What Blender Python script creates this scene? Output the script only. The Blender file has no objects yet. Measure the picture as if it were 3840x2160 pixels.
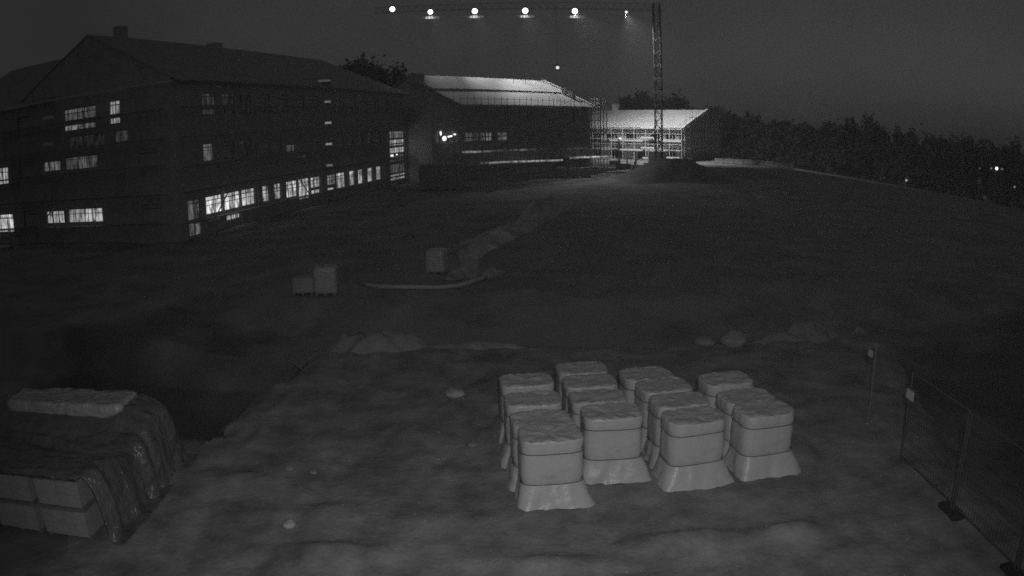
import bpy, math, random
from mathutils import Matrix, Vector, noise

rnd = random.Random(7)
sc = bpy.context.scene
COL = sc.collection
RAD = math.radians

# ------------------------------------------------------------------ camera
EYE = Vector((0.0, 0.0, 6.68))                      # security camera on a mast
PITCH, ROLL = RAD(12.0), RAD(-1.1)
_fw = Vector((0, math.cos(PITCH), -math.sin(PITCH)))
_u0 = Vector((0, math.sin(PITCH), math.cos(PITCH)))
_r0 = Vector((1, 0, 0))
_rt = math.cos(ROLL) * _r0 + math.sin(ROLL) * _u0
_up = -math.sin(ROLL) * _r0 + math.cos(ROLL) * _u0
cd = bpy.data.cameras.new('camera')
cam = bpy.data.objects.new('camera', cd)
COL.objects.link(cam)
m = Matrix((_rt, _up, -_fw)).transposed().to_4x4()
m.translation = EYE
cam.matrix_world = m
cd.type = 'PANO'                                    # wide security lens with barrel distortion
_pc = cd if hasattr(cd, 'panorama_type') else cd.cycles
_pc.panorama_type = 'FISHEYE_EQUISOLID'
_pc.fisheye_lens = 775 / 1024 * 36
_pc.fisheye_fov = math.pi
cd.sensor_fit = 'HORIZONTAL'
cd.sensor_width, cd.sensor_height = 36, 20.25
cd.clip_start, cd.clip_end = 0.05, 4000
sc.camera = cam

# ------------------------------------------------------------------ sky (night, infrared: no colour)
SUN_EL, SUN_ROT = RAD(-4.0), RAD(40)
w = bpy.data.worlds.new('World')
sc.world = w
w.use_nodes = True
nt = w.node_tree
nt.nodes.clear()
N = nt.nodes.new
sky = N('ShaderNodeTexSky'); sky.sky_type = 'NISHITA'; sky.sun_disc = False
sky.sun_elevation, sky.sun_rotation = SUN_EL, SUN_ROT
bw = N('ShaderNodeRGBToBW')
nt.links.new(sky.outputs[0], bw.inputs[0])
tc = N('ShaderNodeTexCoord')
mp = N('ShaderNodeMapping'); mp.inputs['Scale'].default_value = (1.0, 1.0, 2.6)
nz = N('ShaderNodeTexNoise'); nz.inputs['Scale'].default_value = 2.2; nz.inputs['Detail'].default_value = 3
nt.links.new(tc.outputs['Generated'], mp.inputs[0]); nt.links.new(mp.outputs[0], nz.inputs[0])
cl = N('ShaderNodeMapRange')                        # low cloud lit from the town below
cl.inputs[1].default_value, cl.inputs[2].default_value = 0.25, 0.75
cl.inputs[3].default_value, cl.inputs[4].default_value = 0.135, 0.28
nt.links.new(nz.outputs[0], cl.inputs[0])
ad = N('ShaderNodeMath'); ad.operation = 'ADD'
nt.links.new(bw.outputs[0], ad.inputs[0]); nt.links.new(cl.outputs[0], ad.inputs[1])
bg = N('ShaderNodeBackground'); bg.inputs[1].default_value = 0.1
nt.links.new(ad.outputs[0], bg.inputs[0])
wo = N('ShaderNodeOutputWorld'); nt.links.new(bg.outputs[0], wo.inputs[0])

# ------------------------------------------------------------------ exposure and render settings
vs = sc.view_settings
vs.view_transform, vs.look, vs.gamma, vs.exposure = 'Standard', 'None', 1.0, 0.0
vs.use_curve_mapping = False
sc.render.engine = 'CYCLES'
sc.cycles.use_denoising = False                      # keep the grain of a night camera
sc.cycles.max_bounces = 5
sc.cycles.filter_width = 1.7                         # a soft little lens
sc.cycles.sample_clamp_indirect = 3.0


# ------------------------------------------------------------------ the camera's own infrared lamp ring
def spot(name, loc, target, watts, angle, blend, radius):
    ld = bpy.data.lights.new(name, 'SPOT')
    ld.energy, ld.spot_size, ld.spot_blend, ld.shadow_soft_size = watts, RAD(angle), blend, radius
    o = bpy.data.objects.new(name, ld)
    COL.objects.link(o)
    o.location = loc
    o.rotation_euler = (Vector(target) - Vector(loc)).to_track_quat('-Z', 'Y').to_euler()
    return o


spot('infrared_lamp', (0.3, -0.1, 7.35), (0.0, 14.5, 0.0), 1680, 92, 1.0, 0.05)   # lamp box higher on the camera mast


# ------------------------------------------------------------------ materials (all neutral: the photograph has no colour)
def gray(name, v, rough=0.8, var=0.25, scale=3.0, bump=0.0, bscale=None, metal=0.0, spec=0.4, coat=0.0, bdist=0.05):
    ma = bpy.data.materials.new(name)
    ma.use_nodes = True
    t = ma.node_tree
    b = t.nodes['Principled BSDF']
    b.inputs['Roughness'].default_value = rough
    b.inputs['Metallic'].default_value = metal
    b.inputs['Specular IOR Level'].default_value = spec
    b.inputs['Coat Weight'].default_value = coat
    c = t.nodes.new('ShaderNodeTexCoord')
    n = t.nodes.new('ShaderNodeTexNoise')
    n.inputs['Scale'].default_value = scale
    n.inputs['Detail'].default_value = 7
    n.inputs['Roughness'].default_value = 0.62
    t.links.new(c.outputs['Object'], n.inputs[0])
    r = t.nodes.new('ShaderNodeMapRange')
    r.inputs[1].default_value, r.inputs[2].default_value = 0.3, 0.7
    r.inputs[3].default_value, r.inputs[4].default_value = v * (1 - var), v * (1 + var)
    t.links.new(n.outputs[0], r.inputs[0])
    t.links.new(r.outputs[0], b.inputs['Base Color'])
    if bump:
        n2 = t.nodes.new('ShaderNodeTexNoise')
        n2.inputs['Scale'].default_value = bscale or scale * 4
        n2.inputs['Detail'].default_value = 6
        t.links.new(c.outputs['Object'], n2.inputs[0])
        bp = t.nodes.new('ShaderNodeBump')
        bp.inputs['Strength'].default_value = bump
        bp.inputs['Distance'].default_value = bdist
        t.links.new(n2.outputs[0], bp.inputs['Height'])
        t.links.new(bp.outputs[0], b.inputs['Normal'])
    return ma


def glow(name, level, var=0.8, sx=2.6, sz=1.1):
    """a lit pane: the room behind shows as uneven patches through film and glass"""
    ma = bpy.data.materials.new(name)
    ma.use_nodes = True
    t = ma.node_tree
    t.nodes.clear()
    c = t.nodes.new('ShaderNodeTexCoord')
    mp_ = t.nodes.new('ShaderNodeMapping')
    mp_.inputs['Scale'].default_value = (sx, sx, sz)
    n = t.nodes.new('ShaderNodeTexNoise')
    n.inputs['Scale'].default_value = 1.3
    n.inputs['Detail'].default_value = 5
    r = t.nodes.new('ShaderNodeMapRange')
    r.inputs[1].default_value, r.inputs[2].default_value = 0.33, 0.68
    r.inputs[3].default_value, r.inputs[4].default_value = level * (1 - var), level * (1 + var)
    e = t.nodes.new('ShaderNodeEmission')
    o = t.nodes.new('ShaderNodeOutputMaterial')
    t.links.new(c.outputs['Object'], mp_.inputs[0])
    t.links.new(mp_.outputs[0], n.inputs[0])
    t.links.new(n.outputs[0], r.inputs[0])
    t.links.new(r.outputs[0], e.inputs['Strength'])
    t.links.new(e.outputs[0], o.inputs[0])
    return ma


def dark_soil_shade(ma, base, dark_v, spots):
    """darker soft-edged soil patches; lamp falloff on the right is put into the colour"""
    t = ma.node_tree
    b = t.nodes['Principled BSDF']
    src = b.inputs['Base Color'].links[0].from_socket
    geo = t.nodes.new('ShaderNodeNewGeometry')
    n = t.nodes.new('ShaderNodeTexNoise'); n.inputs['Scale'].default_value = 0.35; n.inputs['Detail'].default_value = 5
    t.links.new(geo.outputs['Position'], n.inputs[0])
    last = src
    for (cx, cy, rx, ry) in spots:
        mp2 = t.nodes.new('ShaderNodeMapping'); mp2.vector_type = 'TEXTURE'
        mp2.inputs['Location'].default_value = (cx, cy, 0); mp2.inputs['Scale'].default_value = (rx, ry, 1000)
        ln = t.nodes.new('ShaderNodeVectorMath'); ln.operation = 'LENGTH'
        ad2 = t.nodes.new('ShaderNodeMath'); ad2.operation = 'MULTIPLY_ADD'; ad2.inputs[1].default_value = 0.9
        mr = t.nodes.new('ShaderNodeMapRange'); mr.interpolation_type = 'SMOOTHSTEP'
        mr.inputs[1].default_value, mr.inputs[2].default_value, mr.inputs[3].default_value, mr.inputs[4].default_value = 0.9, 1.75, dark_v / base, 1.0
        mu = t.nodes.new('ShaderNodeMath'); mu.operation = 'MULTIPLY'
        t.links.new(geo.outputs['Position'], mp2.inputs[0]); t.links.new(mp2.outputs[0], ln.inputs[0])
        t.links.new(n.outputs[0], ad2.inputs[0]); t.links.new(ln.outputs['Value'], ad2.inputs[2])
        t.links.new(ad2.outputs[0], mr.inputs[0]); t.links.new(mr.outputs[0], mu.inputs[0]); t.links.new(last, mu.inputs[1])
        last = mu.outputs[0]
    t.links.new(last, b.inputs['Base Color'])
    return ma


M = dict(
    soil=dark_soil_shade(gray('soil', 0.31, 0.95, 0.4, 0.35, 0.8, 6), 0.31, 0.12, [(-12.5, 18, 7, 10), (20, 16, 11, 12)]),  # left patch is dark soil, right patch paints in the lamp's falloff
    gravel=gray('gravel', 0.3, 0.95, 0.5, 0.9, 0.5, 9),
    earth=gray('loose_earth', 0.34, 0.95, 0.3, 1.2, 0.7, 8),
    dark_earth=gray('dark_earth', 0.2, 0.95, 0.3, 0.6, 0.7, 4),
    stone=gray('stone', 0.5, 0.9, 0.25, 4, 0.4),
    sand=gray('pale_sand', 0.6, 0.95, 0.55, 0.7, 1.0, 5, bdist=0.15),
    film=gray('white_pallet_film', 0.64, 0.34, 0.06, 5, 0.22, 13, spec=0.45),
    strap=gray('dark_strap', 0.12, 0.6, 0.2, 6),
    print=gray('dark_print', 0.5, 0.7, 0.3, 30),
    block=gray('pale_block', 0.44, 0.9, 0.18, 5, 0.3, 40),
    sheet=gray('plastic_sheet', 0.17, 0.2, 0.3, 1.5, 1.0, 3.5, spec=0.9, bdist=0.16),
    wood=gray('weathered_wood', 0.3, 0.85, 0.3, 4),
    wall=gray('rendered_facade', 0.55, 0.85, 0.2, 1.5, 0.3, 20),
    roof=gray('tiled_roof', 0.4, 0.8, 0.2, 1.5, 0.4, 6),
    pale_wall=gray('pale_facade', 0.42, 0.85, 0.2, 0.5),
    metal_roof=gray('pale_sheet_roof', 0.55, 0.5, 0.12, 0.35, spec=0.3),
    trim=gray('pale_trim', 0.7, 0.6, 0.1, 2),
    frame=gray('window_frame', 0.2, 0.6, 0.1, 4),
    dark_glass=gray('dark_glass', 0.06, 0.2, 0.1, 2),
    taped_film=gray('taped_window_film', 0.6, 0.4, 0.15, 2),
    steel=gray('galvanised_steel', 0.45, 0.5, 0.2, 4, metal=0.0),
    bright_steel=gray('bare_steel_board', 0.8, 0.26, 0.15, 2, metal=1.0),
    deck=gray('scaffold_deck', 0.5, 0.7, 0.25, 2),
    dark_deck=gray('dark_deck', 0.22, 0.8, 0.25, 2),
    crane=gray('crane_steel', 0.035, 0.6, 0.2, 2),
    concrete=gray('concrete', 0.45, 0.9, 0.2, 1.2, 0.2, 10),
    hose=gray('pale_hose', 0.6, 0.5, 0.15, 2),
    wrap=gray('pale_wrap', 0.55, 0.2, 0.15, 3, 1.0, 6, spec=0.8, bdist=0.08),
    net=gray('dark_netting', 0.04, 0.9, 0.2, 8),
    plate=gray('white_plate', 0.8, 0.4, 0.05, 8),
    foliage=gray('foliage', 0.16, 0.85, 0.35, 0.8),
    bark=gray('bark', 0.2, 0.9, 0.3, 4),
    container=gray('container_paint', 0.3, 0.6, 0.15, 2),
)
G = {lv: glow('lit_pane_%d' % i, lv) for i, lv in enumerate((0.008, 0.014, 0.03, 0.055, 0.09, 0.15, 0.25, 0.36, 0.5, 0.7))}


# ------------------------------------------------------------------ mesh helpers
def link(o, parent=None):
    COL.objects.link(o)
    if parent is not None:
        o.parent = parent
    return o


def from_mesh(name, me, parent=None, loc=(0, 0, 0)):
    o = bpy.data.objects.new(name, me)
    o.location = loc
    return link(o, parent)


class MB:
    def __init__(s):
        s.v, s.f = [], []

    def quad(s, a, b, c, d):
        k = len(s.v); s.v += [a, b, c, d]; s.f.append((k, k + 1, k + 2, k + 3)); return s

    def box(s, x0, x1, y0, y1, z0, z1):
        k = len(s.v)
        s.v += [(x0, y0, z0), (x1, y0, z0), (x1, y1, z0), (x0, y1, z0), (x0, y0, z1), (x1, y0, z1), (x1, y1, z1), (x0, y1, z1)]
        s.f += [(k, k + 3, k + 2, k + 1), (k + 4, k + 5, k + 6, k + 7), (k, k + 1, k + 5, k + 4), (k + 1, k + 2, k + 6, k + 5),
                (k + 2, k + 3, k + 7, k + 6), (k + 3, k, k + 4, k + 7)]
        return s

    def tube(s, pts, r, n=6, closed=False):
        pts = [Vector(p) for p in pts]
        L = len(pts); base = len(s.v)
        for i, p in enumerate(pts):
            a, b = (pts[i - 1] if i or closed else p), (pts[(i + 1) % L] if i < L - 1 or closed else p)
            d = (b - a).normalized()
            x = d.cross(Vector((0, 0, 1)))
            if x.length < 1e-3: x = Vector((1, 0, 0))
            x.normalize(); y = x.cross(d)
            for k in range(n):
                t = 2 * math.pi * k / n
                s.v.append(tuple(p + (x * math.cos(t) + y * math.sin(t)) * r))
        for i in range(L if closed else L - 1):
            for k in range(n):
                a = base + i * n + k; b = base + i * n + (k + 1) % n
                c = base + ((i + 1) % L) * n + (k + 1) % n; d = base + ((i + 1) % L) * n + k
                s.f.append((a, b, c, d))
        if not closed:
            s.f.append(tuple(base + k for k in range(n))[::-1]); s.f.append(tuple(base + (L - 1) * n + k for k in range(n)))
        return s

    def mesh(s, name, mat, smooth=False):
        me = bpy.data.meshes.new(name)
        me.from_pydata([tuple(q) for q in s.v], [], s.f)
        me.materials.append(mat)
        if smooth:
            me.polygons.foreach_set('use_smooth', [True] * len(me.polygons))
        me.update()
        return me

    def build(s, name, mat, parent=None, smooth=False, loc=(0, 0, 0)):
        return from_mesh(name, s.mesh(name, mat, smooth), parent, loc)


def tag(o, label=None, cat=None, group=None, kind=None):
    for k, q in (('label', label), ('category', cat), ('group', group), ('kind', kind)):
        if q: o[k] = q
    return o


def thing(name, label, cat, loc=(0, 0, 0), rz=0.0, group=None):
    o = bpy.data.objects.new(name, None)
    o.empty_display_size = 0.2
    o.location = loc
    o.rotation_euler = (0, 0, rz)
    link(o)
    return tag(o, label, cat, group)


_unit = {}


def bar(name, parent, p0, p1, r, mat, sides=6):
    """a round bar from p0 to p1; all bars of one material share one mesh"""
    key = ('bar', mat, sides)
    if key not in _unit:
        _unit[key] = MB().tube([(0, 0, 0), (0, 0, 1)], 1.0, sides).mesh(name, M[mat], True)
    p0, p1 = Vector(p0), Vector(p1)
    d = p1 - p0
    o = bpy.data.objects.new(name, _unit[key])
    o.location = p0
    o.rotation_mode = 'QUATERNION'
    o.rotation_quaternion = d.to_track_quat('Z', 'Y')
    o.scale = (r, r, d.length)
    return link(o, parent)


def slab(name, parent, x0, x1, y0, y1, z0, z1, mat, rz=0.0):
    """a box piece; all of one material share one unit mesh"""
    key = ('box', mat)
    if key not in _unit:
        _unit[key] = MB().box(-.5, .5, -.5, .5, -.5, .5).mesh(name, M[mat] if isinstance(mat, str) else mat)
    o = bpy.data.objects.new(name, _unit[key])
    o.location = ((x0 + x1) / 2, (y0 + y1) / 2, (z0 + z1) / 2)
    o.scale = (x1 - x0, y1 - y0, z1 - z0)
    o.rotation_euler = (0, 0, rz)
    return link(o, parent)


def sm(t):
    t = max(0.0, min(1.0, t))
    return t * t * (3 - 2 * t)


def fbm(x, y, s=1.0, o=4):
    return noise.fractal(Vector((x * s, y * s, 3.7)), 1.0, 2.0, o)


# ------------------------------------------------------------------ ground
def pad_inside(x, y):
    xl = -7.3 + max(0.0, y - 10) * 0.135 + 0.35 * fbm(y, x * .3, 0.7)
    xr = 8.7 + max(0.0, y - 13) * 0.33 + 0.2 * fbm(y, 9.0, 0.6)
    yb = 22.3 + 0.5 * fbm(x, y * .3, 0.5)
    return min(x - xl, xr - x, yb - y)


def terr(x, y):
    z = 0.0
    d = pad_inside(x, y)
    if x < 0: d = max(d, min(x + 13.5, 15.3 - y))        # firm ground under the block pallets
    if pad_inside(x, y) > 0: z -= 0.1 * sm(pad_inside(x, y) / 0.8)      # dug out for the gravel
    if d < 0:
        e = -d
        left = 1.0 if x < -5 and y < 24 else 0.0
        z -= (0.9 + 0.9 * left) * sm(e / (2.0 + 0.6 * left)) * (1 - sm((e - 4) / (5 + 9 * left)))
        z += 0.16 * fbm(x, y, 0.25) * sm(e / 2)
    z -= 0.12 * max(0.0, x - 45) * sm((y - 30) / 60)
    z -= 0.06 * max(0.0, x - 12) * sm((x - 12) / 20) * (1 - sm((y - 30) / 60))
    q = ((x + 1.6) / 1.5) ** 2 + ((y - 37.5) / 2.6) ** 2
    z -= 1.0 * math.exp(-q)
    return z


def axis(lo, hi, dense):
    """grid lines: fine inside the dense ranges, wider and wider beyond them"""
    a = [lo]
    while a[-1] < hi:
        x = a[-1]; st = 60.0
        for (p, q, s_) in dense:
            g = s_ if p <= x <= q else s_ + 0.10 * min(abs(x - p), abs(x - q))
            st = min(st, g)
        a.append(x + st)
    return a


def sheet(name, xs, ys, fz, mat, keep=None, smooth=True):
    mb = MB(); idx = {}
    for j, y in enumerate(ys):
        for i, x in enumerate(xs):
            if keep is None or keep(x, y):
                idx[i, j] = len(mb.v); mb.v.append((x, y, fz(x, y)))
    for j in range(len(ys) - 1):
        for i in range(len(xs) - 1):
            q = [(i, j), (i + 1, j), (i + 1, j + 1), (i, j + 1)]
            if all(k in idx for k in q):
                mb.f.append(tuple(idx[k] for k in q))
    return mb.build(name, mat, None, smooth)


xs = axis(-350, 430, [(-12, 14, 0.45), (-40, 40, 1.2)])
ys = axis(-60, 520, [(4, 30, 0.45), (0, 60, 0.9), (60, 130, 3.0)])
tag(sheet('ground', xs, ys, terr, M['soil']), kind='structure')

BUMPS = [(-2.9, 10.6, 1.0, 0.34, 0.17), (0.6, 10.35, 0.8, 0.3, 0.13), (2.75, 10.85, 0.85, 0.3, 0.17), (4.7, 10.8, 0.6, 0.3, 0.15),
         (-0.9, 9.6, 0.9, 0.3, 0.1), (-5.6, 13.2, 1.2, 0.5, 0.1), (1.9, 9.7, 0.7, 0.25, 0.1), (-3.2, 12.1, 1.3, 0.35, 0.07), (-1.2, 11.8, 0.8, 0.3, 0.06)]


RUTS = [(-2.6, 0.28, 0.5), (-4.6, -0.12, 0.4), (7.4, 0.1, 0.3)]


def pad_z(x, y):
    z = terr(x, y) + 0.03 + 0.09 * sm(pad_inside(x, y) / 0.8) + 0.04 * fbm(x, y, 0.55) + 0.02 * fbm(x, y, 2.3, 3)
    for a_, b_, c_ in RUTS:                             # wheel ruts with pushed-up edges
        for off in (-0.85, 0.85):
            d_ = abs((x - a_ - b_ * (y - 12) - c_ * math.sin(y * 0.35)) / math.hypot(1, b_) - off)
            if d_ < 0.7: z += (-0.05 * math.exp(-(d_ / 0.16) ** 2) + 0.022 * math.exp(-((d_ - 0.3) / 0.1) ** 2)) * (0.6 + 0.8 * fbm(x, y, 0.9, 3))
    for bx_, by_, rx, ry, h in BUMPS:
        h *= 1.25
        q = ((x - bx_) / rx) ** 2 + ((y - by_) / ry) ** 2
        if q < 9: z += h * math.exp(-q) * (1 + 0.35 * fbm(x, y, 3.0, 3))
    return z


pxs = [-8.6 + 0.1 * i for i in range(210)]
pys = [5.0 + 0.1 * i for i in range(184)]
tag(sheet('gravel_pad', pxs, pys, pad_z, M['gravel'], keep=lambda x, y: pad_inside(x, y) > -0.75), kind='structure')


def dirt_pile(name, label, x, y, rx, ry, h, mat, cat='dirt pile', rz=0.0, n=40, seed=0, rough=0.55, sharp=1.0, group=None):
    """an uneven heap of earth, its foot sunk a little into the ground"""
    mb = MB(); rings = 13
    ca, sa = math.cos(rz), math.sin(rz)
    mb.v.append((0, 0, h))
    for k in range(1, rings + 1):
        t = k / rings
        for i in range(n):
            a = 2 * math.pi * i / n
            wob = 1 + 0.3 * noise.noise(Vector((math.cos(a) * 1.5 + seed, math.sin(a) * 1.5, seed * 1.7)))
            px, py = math.cos(a) * rx * t * wob, math.sin(a) * ry * t * wob
            prof = (1 - t ** 1.8) ** (1.4 * sharp)
            z = h * prof * (1 + rough * noise.fractal(Vector((px * 1.3 + seed * 5, py * 1.3, seed)), 1.0, 2.0, 5)) - 0.12 * t
            mb.v.append((px * ca - py * sa, px * sa + py * ca, z))
    for i in range(n):
        mb.f.append((0, 1 + i, 1 + (i + 1) % n))
    for k in range(rings - 1):
        for i in range(n):
            a, b = 1 + k * n + i, 1 + k * n + (i + 1) % n
            mb.f.append((a, a + n, b + n, b))
    o = mb.build(name, M[mat], None, True, (x, y, terr(x, y)))
    return tag(o, label, cat, group)


def lump(name, label, cat, x, y, r, squash, mat, seed, group=None, z=None, parent=None):
    """a boulder or clod: a sphere pushed about by noise and flattened"""
    mb = MB(); nu, nv = 14, 9
    for j in range(nv + 1):
        for i in range(nu):
            a, b = 2 * math.pi * i / nu, math.pi * j / nv
            d = Vector((math.sin(b) * math.cos(a), math.sin(b) * math.sin(a), math.cos(b)))
            k = 1 + 0.28 * noise.noise(d * 1.6 + Vector((seed * 3.1, seed, 0))) + 0.12 * noise.noise(d * 4 + Vector((seed, 0, 0)))
            mb.v.append((d.x * r * k, d.y * r * k, (d.z * k * squash + squash * 0.55) * r))
    for j in range(nv):
        for i in range(nu):
            a, b = j * nu + i, j * nu + (i + 1) % nu
            mb.f.append((a, a + nu, b + nu, b))
    o = mb.build(name, M[mat], None, True, (x, y, pad_z(x, y) if z is None else z))
    return tag(o, label, cat, group)


# ------------------------------------------------------------------ long building with lit windows
def wall_grid(openings, s0, s1, z0, z1, depth, fn, mb):
    """a wall face with real openings and reveals; fn(s, z, d) places a point, d into the wall"""
    S = sorted({s0, s1, *[o[0] for o in openings], *[o[1] for o in openings]})
    Z = sorted({z0, z1, *[o[2] for o in openings], *[o[3] for o in openings]})
    for a, b in zip(S, S[1:]):
        for c, d in zip(Z, Z[1:]):
            ms, mz = (a + b) / 2, (c + d) / 2
            if any(o[0] < ms < o[1] and o[2] < mz < o[3] for o in openings):
                continue
            mb.quad(fn(a, c, 0), fn(b, c, 0), fn(b, d, 0), fn(a, d, 0))
    for (a, b, c, d) in openings:
        mb.quad(fn(a, c, 0), fn(a, d, 0), fn(a, d, depth), fn(a, c, depth))
        mb.quad(fn(b, c, 0), fn(b, c, depth), fn(b, d, depth), fn(b, d, 0))
        mb.quad(fn(a, c, 0), fn(a, c, depth), fn(b, c, depth), fn(b, c, 0))
        mb.quad(fn(a, d, 0), fn(b, d, 0), fn(b, d, depth), fn(a, d, depth))


def add_window(parent, fn, a, b, c, d, level, cols, transom, depth=0.16, label=None, unlit='taped_film'):
    """frame with mullions in the opening, one pane in each field"""
    f = MB(); fwid = 0.055

    def fbox(s0, s1, z0, z1, d0, d1):
        p = [fn(s0, z0, d0), fn(s1, z0, d0), fn(s1, z0, d1), fn(s0, z0, d1), fn(s0, z1, d0), fn(s1, z1, d0), fn(s1, z1, d1), fn(s0, z1, d1)]
        k = len(f.v); f.v += p
        f.f += [(k, k + 3, k + 2, k + 1), (k + 4, k + 5, k + 6, k + 7), (k, k + 1, k + 5, k + 4), (k + 1, k + 2, k + 6, k + 5), (k + 2, k + 3, k + 7, k + 6), (k + 3, k, k + 4, k + 7)]
    d0, d1 = depth - 0.09, depth - 0.01
    fbox(a, a + fwid, c, d, d0, d1); fbox(b - fwid, b, c, d, d0, d1)
    fbox(a + fwid, b - fwid, c, c + fwid, d0, d1); fbox(a + fwid, b - fwid, d - fwid, d, d0, d1)
    ss = [a + (b - a) * q for q in ([0] + list(cols) + [1])]
    zz = [c] + ([c + (d - c) * transom] if transom else []) + [d]
    for q in ss[1:-1]: fbox(q - 0.03, q + 0.03, c + fwid, d - fwid, d0 + 0.004, d1 - 0.004)
    for q in zz[1:-1]: fbox(a + fwid, b - fwid, q - 0.03, q + 0.03, d0 + 0.008, d1 - 0.008)
    wn = f.build('window', M['frame'], parent)
    if label: wn['label'] = label
    for s_, t_ in zip(ss, ss[1:]):
        for z_, y_ in zip(zz, zz[1:]):
            if level:
                lv = level * rnd.choice((0.8, 1.0, 1.0, 1.25))
                key = min(G, key=lambda q: abs(math.log(q / lv)))
                mt = G[key]
            else:
                mt = M[unlit]
            MB().quad(fn(s_, z_, depth - 0.045), fn(t_, z_, depth - 0.045), fn(t_, y_, depth - 0.045), fn(s_, y_, depth - 0.045)).build('pane', mt, wn)
    return wn


main = thing('long_building', 'long dark three-storey building with rows of lit windows along the site', 'building', (-22.7, 48.8, 0), RAD(78))
fM = lambda s_, z, d: (s_, d, z)            # long side: faces local -y
fL = lambda s_, z, d: (d, s_, z)            # short side: faces local -x, s runs to the left
C2, C3, C1 = (0.62,), (0.36, 0.7), ()
WM = [  # along the long side: from, to, bottom, top, level, mullions, transom
    (1.43, 3.0, 0.07, 1.04, 0.11, (0.5,), None), (1.43, 3.0, 1.2, 2.64, 0.07, C2, 0.8),
    (3.74, 5.96, 1.33, 2.66, 0.6, C2, 0.76), (3.95, 5.9, 0.75, 1.08, 0.03, C2, None),
    (6.28, 8.59, 1.33, 2.66, 0.55, C3, 0.76), (6.45, 8.5, 0.53, 1.08, 0.36, C3, None),
    (8.84, 10.93, 1.35, 2.67, 0.36, C3, 0.76), (12.17, 13.25, 1.32, 2.66, 0.3, C1, 0.72), (14.21, 15.35, 1.3, 2.66, 0.33, C1, 0.72),
    (16.36, 18.37, 1.2, 2.66, 0.45, C2, 0.76), (18.72, 20.81, 0.8, 2.68, 0.4, C3, 0.8),
    (21.18, 23.19, 1.62, 2.64, 0.3, C3, 0.7), (21.18, 23.1, 1.06, 1.45, 0.33, (0.5,), None),
    (24.75, 26.7, 1.55, 2.58, 0.15, C3, 0.75), (24.75, 26.4, 1.05, 1.36, 0.25, C1, None),
    (26.93, 28.99, 1.0, 2.62, 0.36, C2, 0.8), (30.14, 31.44, 1.05, 2.62, 0.25, C1, 0.72), (32.46, 33.74, 1.05, 2.62, 0.25, C1, 0.72),
    (35.07, 36.45, 1.05, 2.62, 0.25, C1, 0.72), (37.65, 39.02, 1.05, 2.62, 0.25, C1, 0.72),
    (3.79, 5.11, 5.2, 6.51, 0.06, C1, 0.78), (6.52, 8.1, 5.2, 6.5, 0.008, C1, 0.78), (8.9, 10.82, 5.2, 6.5, 0.009, C2, 0.78),
    (16.52, 18.4, 5.2, 5.86, 0.055, C2, None), (18.9, 20.58, 4.5, 4.85, 0.022, C1, None),
    (3.87, 5.64, 8.6, 9.06, 0.03, C1, None), (3.87, 5.64, 9.3, 10.22, 0.035, (0.75,), 0.72),
    (6.5, 8.33, 8.6, 9.02, 0.008, C1, None), (6.5, 8.33, 9.3, 10.2, 0.022, (0.7,), 0.72), (8.96, 10.92, 8.6, 10.1, 0.008, C2, 0.5),
]
for u in (12.2, 14.2, 21.5, 27.4, 30.0, 32.6, 35.2, 37.8):
    WM.append((u, u + 1.6, 5.2, 6.5, 0, C1, 0.78))
for u in (12.2, 15.4, 18.6, 21.6, 27.4, 30.6, 33.8, 37.0, 40.2, 43.4):
    WM.append((u, u + 1.8, 8.7, 10.2, 0, C2, 0.78))
ST = []                                             # glazed stairwell at the far end of the long side
stair_rows = [(0.62, 1.35, 0.2), (1.45, 2.55, 0.045), (2.75, 3.25, 0.04), (3.3, 3.72, 0.055), (3.85, 4.55, 0.33), (4.72, 5.5, 0.25), (5.62, 6.5, 0.1)]
for z0_, z1_, lv in stair_rows:
    WM.append((42.1, 47.2, z0_, z1_, lv, (0.17, 0.34, 0.5, 0.67, 0.84), None))
WL = [
    (4.86, 5.91, 9.2, 10.2, 0.2, (0.45,), 0.7), (4.86, 5.91, 8.52, 8.99, 0.25, (0.45,), None),
    (7.33, 10.84, 9.2, 10.11, 0.075, (0.36, 0.58), 0.62), (7.33, 10.84, 8.44, 8.9, 0.12, (0.36, 0.58, 0.8), None),
    (4.12, 5.45, 7.18, 8.03, 0.03, C1, None), (6.5, 10.4, 6.9, 8.0, 0.011, C2, None),  # two patches of faintly lit scaffold netting, their light added as glowing panes
    (7.37, 10.94, 5.5, 6.47, 0.07, (0.34, 0.6), None), (11.49, 13.58, 5.55, 6.37, 0.09, (0.36, 0.7), None),
    (7.19, 10.99, 1.5, 2.56, 0.25, (0.3, 0.52, 0.8), None), (11.48, 13.57, 1.5, 2.49, 0.33, (0.33, 0.7), None),
    (18.2, 20.4, 4.9, 6.3, 0.22, (0.4,), 0.7), (18.0, 20.6, 0.95, 2.45, 0.5, (0.35, 0.7), 0.75),
    (15.0, 16.6, 5.2, 6.5, 0, C1, 0.78), (15.0, 16.6, 8.6, 10.1, 0, C1, 0.78), (14.9, 16.5, 1.3, 2.6, 0, C1, 0.78), (1.5, 3.2, 1.3, 2.6, 0, C1, 0.78), (1.5, 3.2, 5.2, 6.5, 0, C1, 0.78),
]
mbw = MB()
wall_grid([q[:4] for q in WM], 0, 47.6, -0.6, 10.9, 0.16, fM, mbw)
wall_grid([q[:4] for q in WL], 0, 26.0, -0.6, 10.9, 0.16, fL, mbw)
mbw.quad((47.6, 0, -0.6), (47.6, 16, -0.6), (47.6, 16, 10.9), (47.6, 0, 10.9))
mbw.quad((0, 26, -0.6), (16, 26, -0.6), (16, 26, 10.9), (0, 26, 10.9))
mbw.quad((16, 16, -0.6), (47.6, 16, -0.6), (47.6, 16, 10.9), (16, 16, 10.9))
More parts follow.
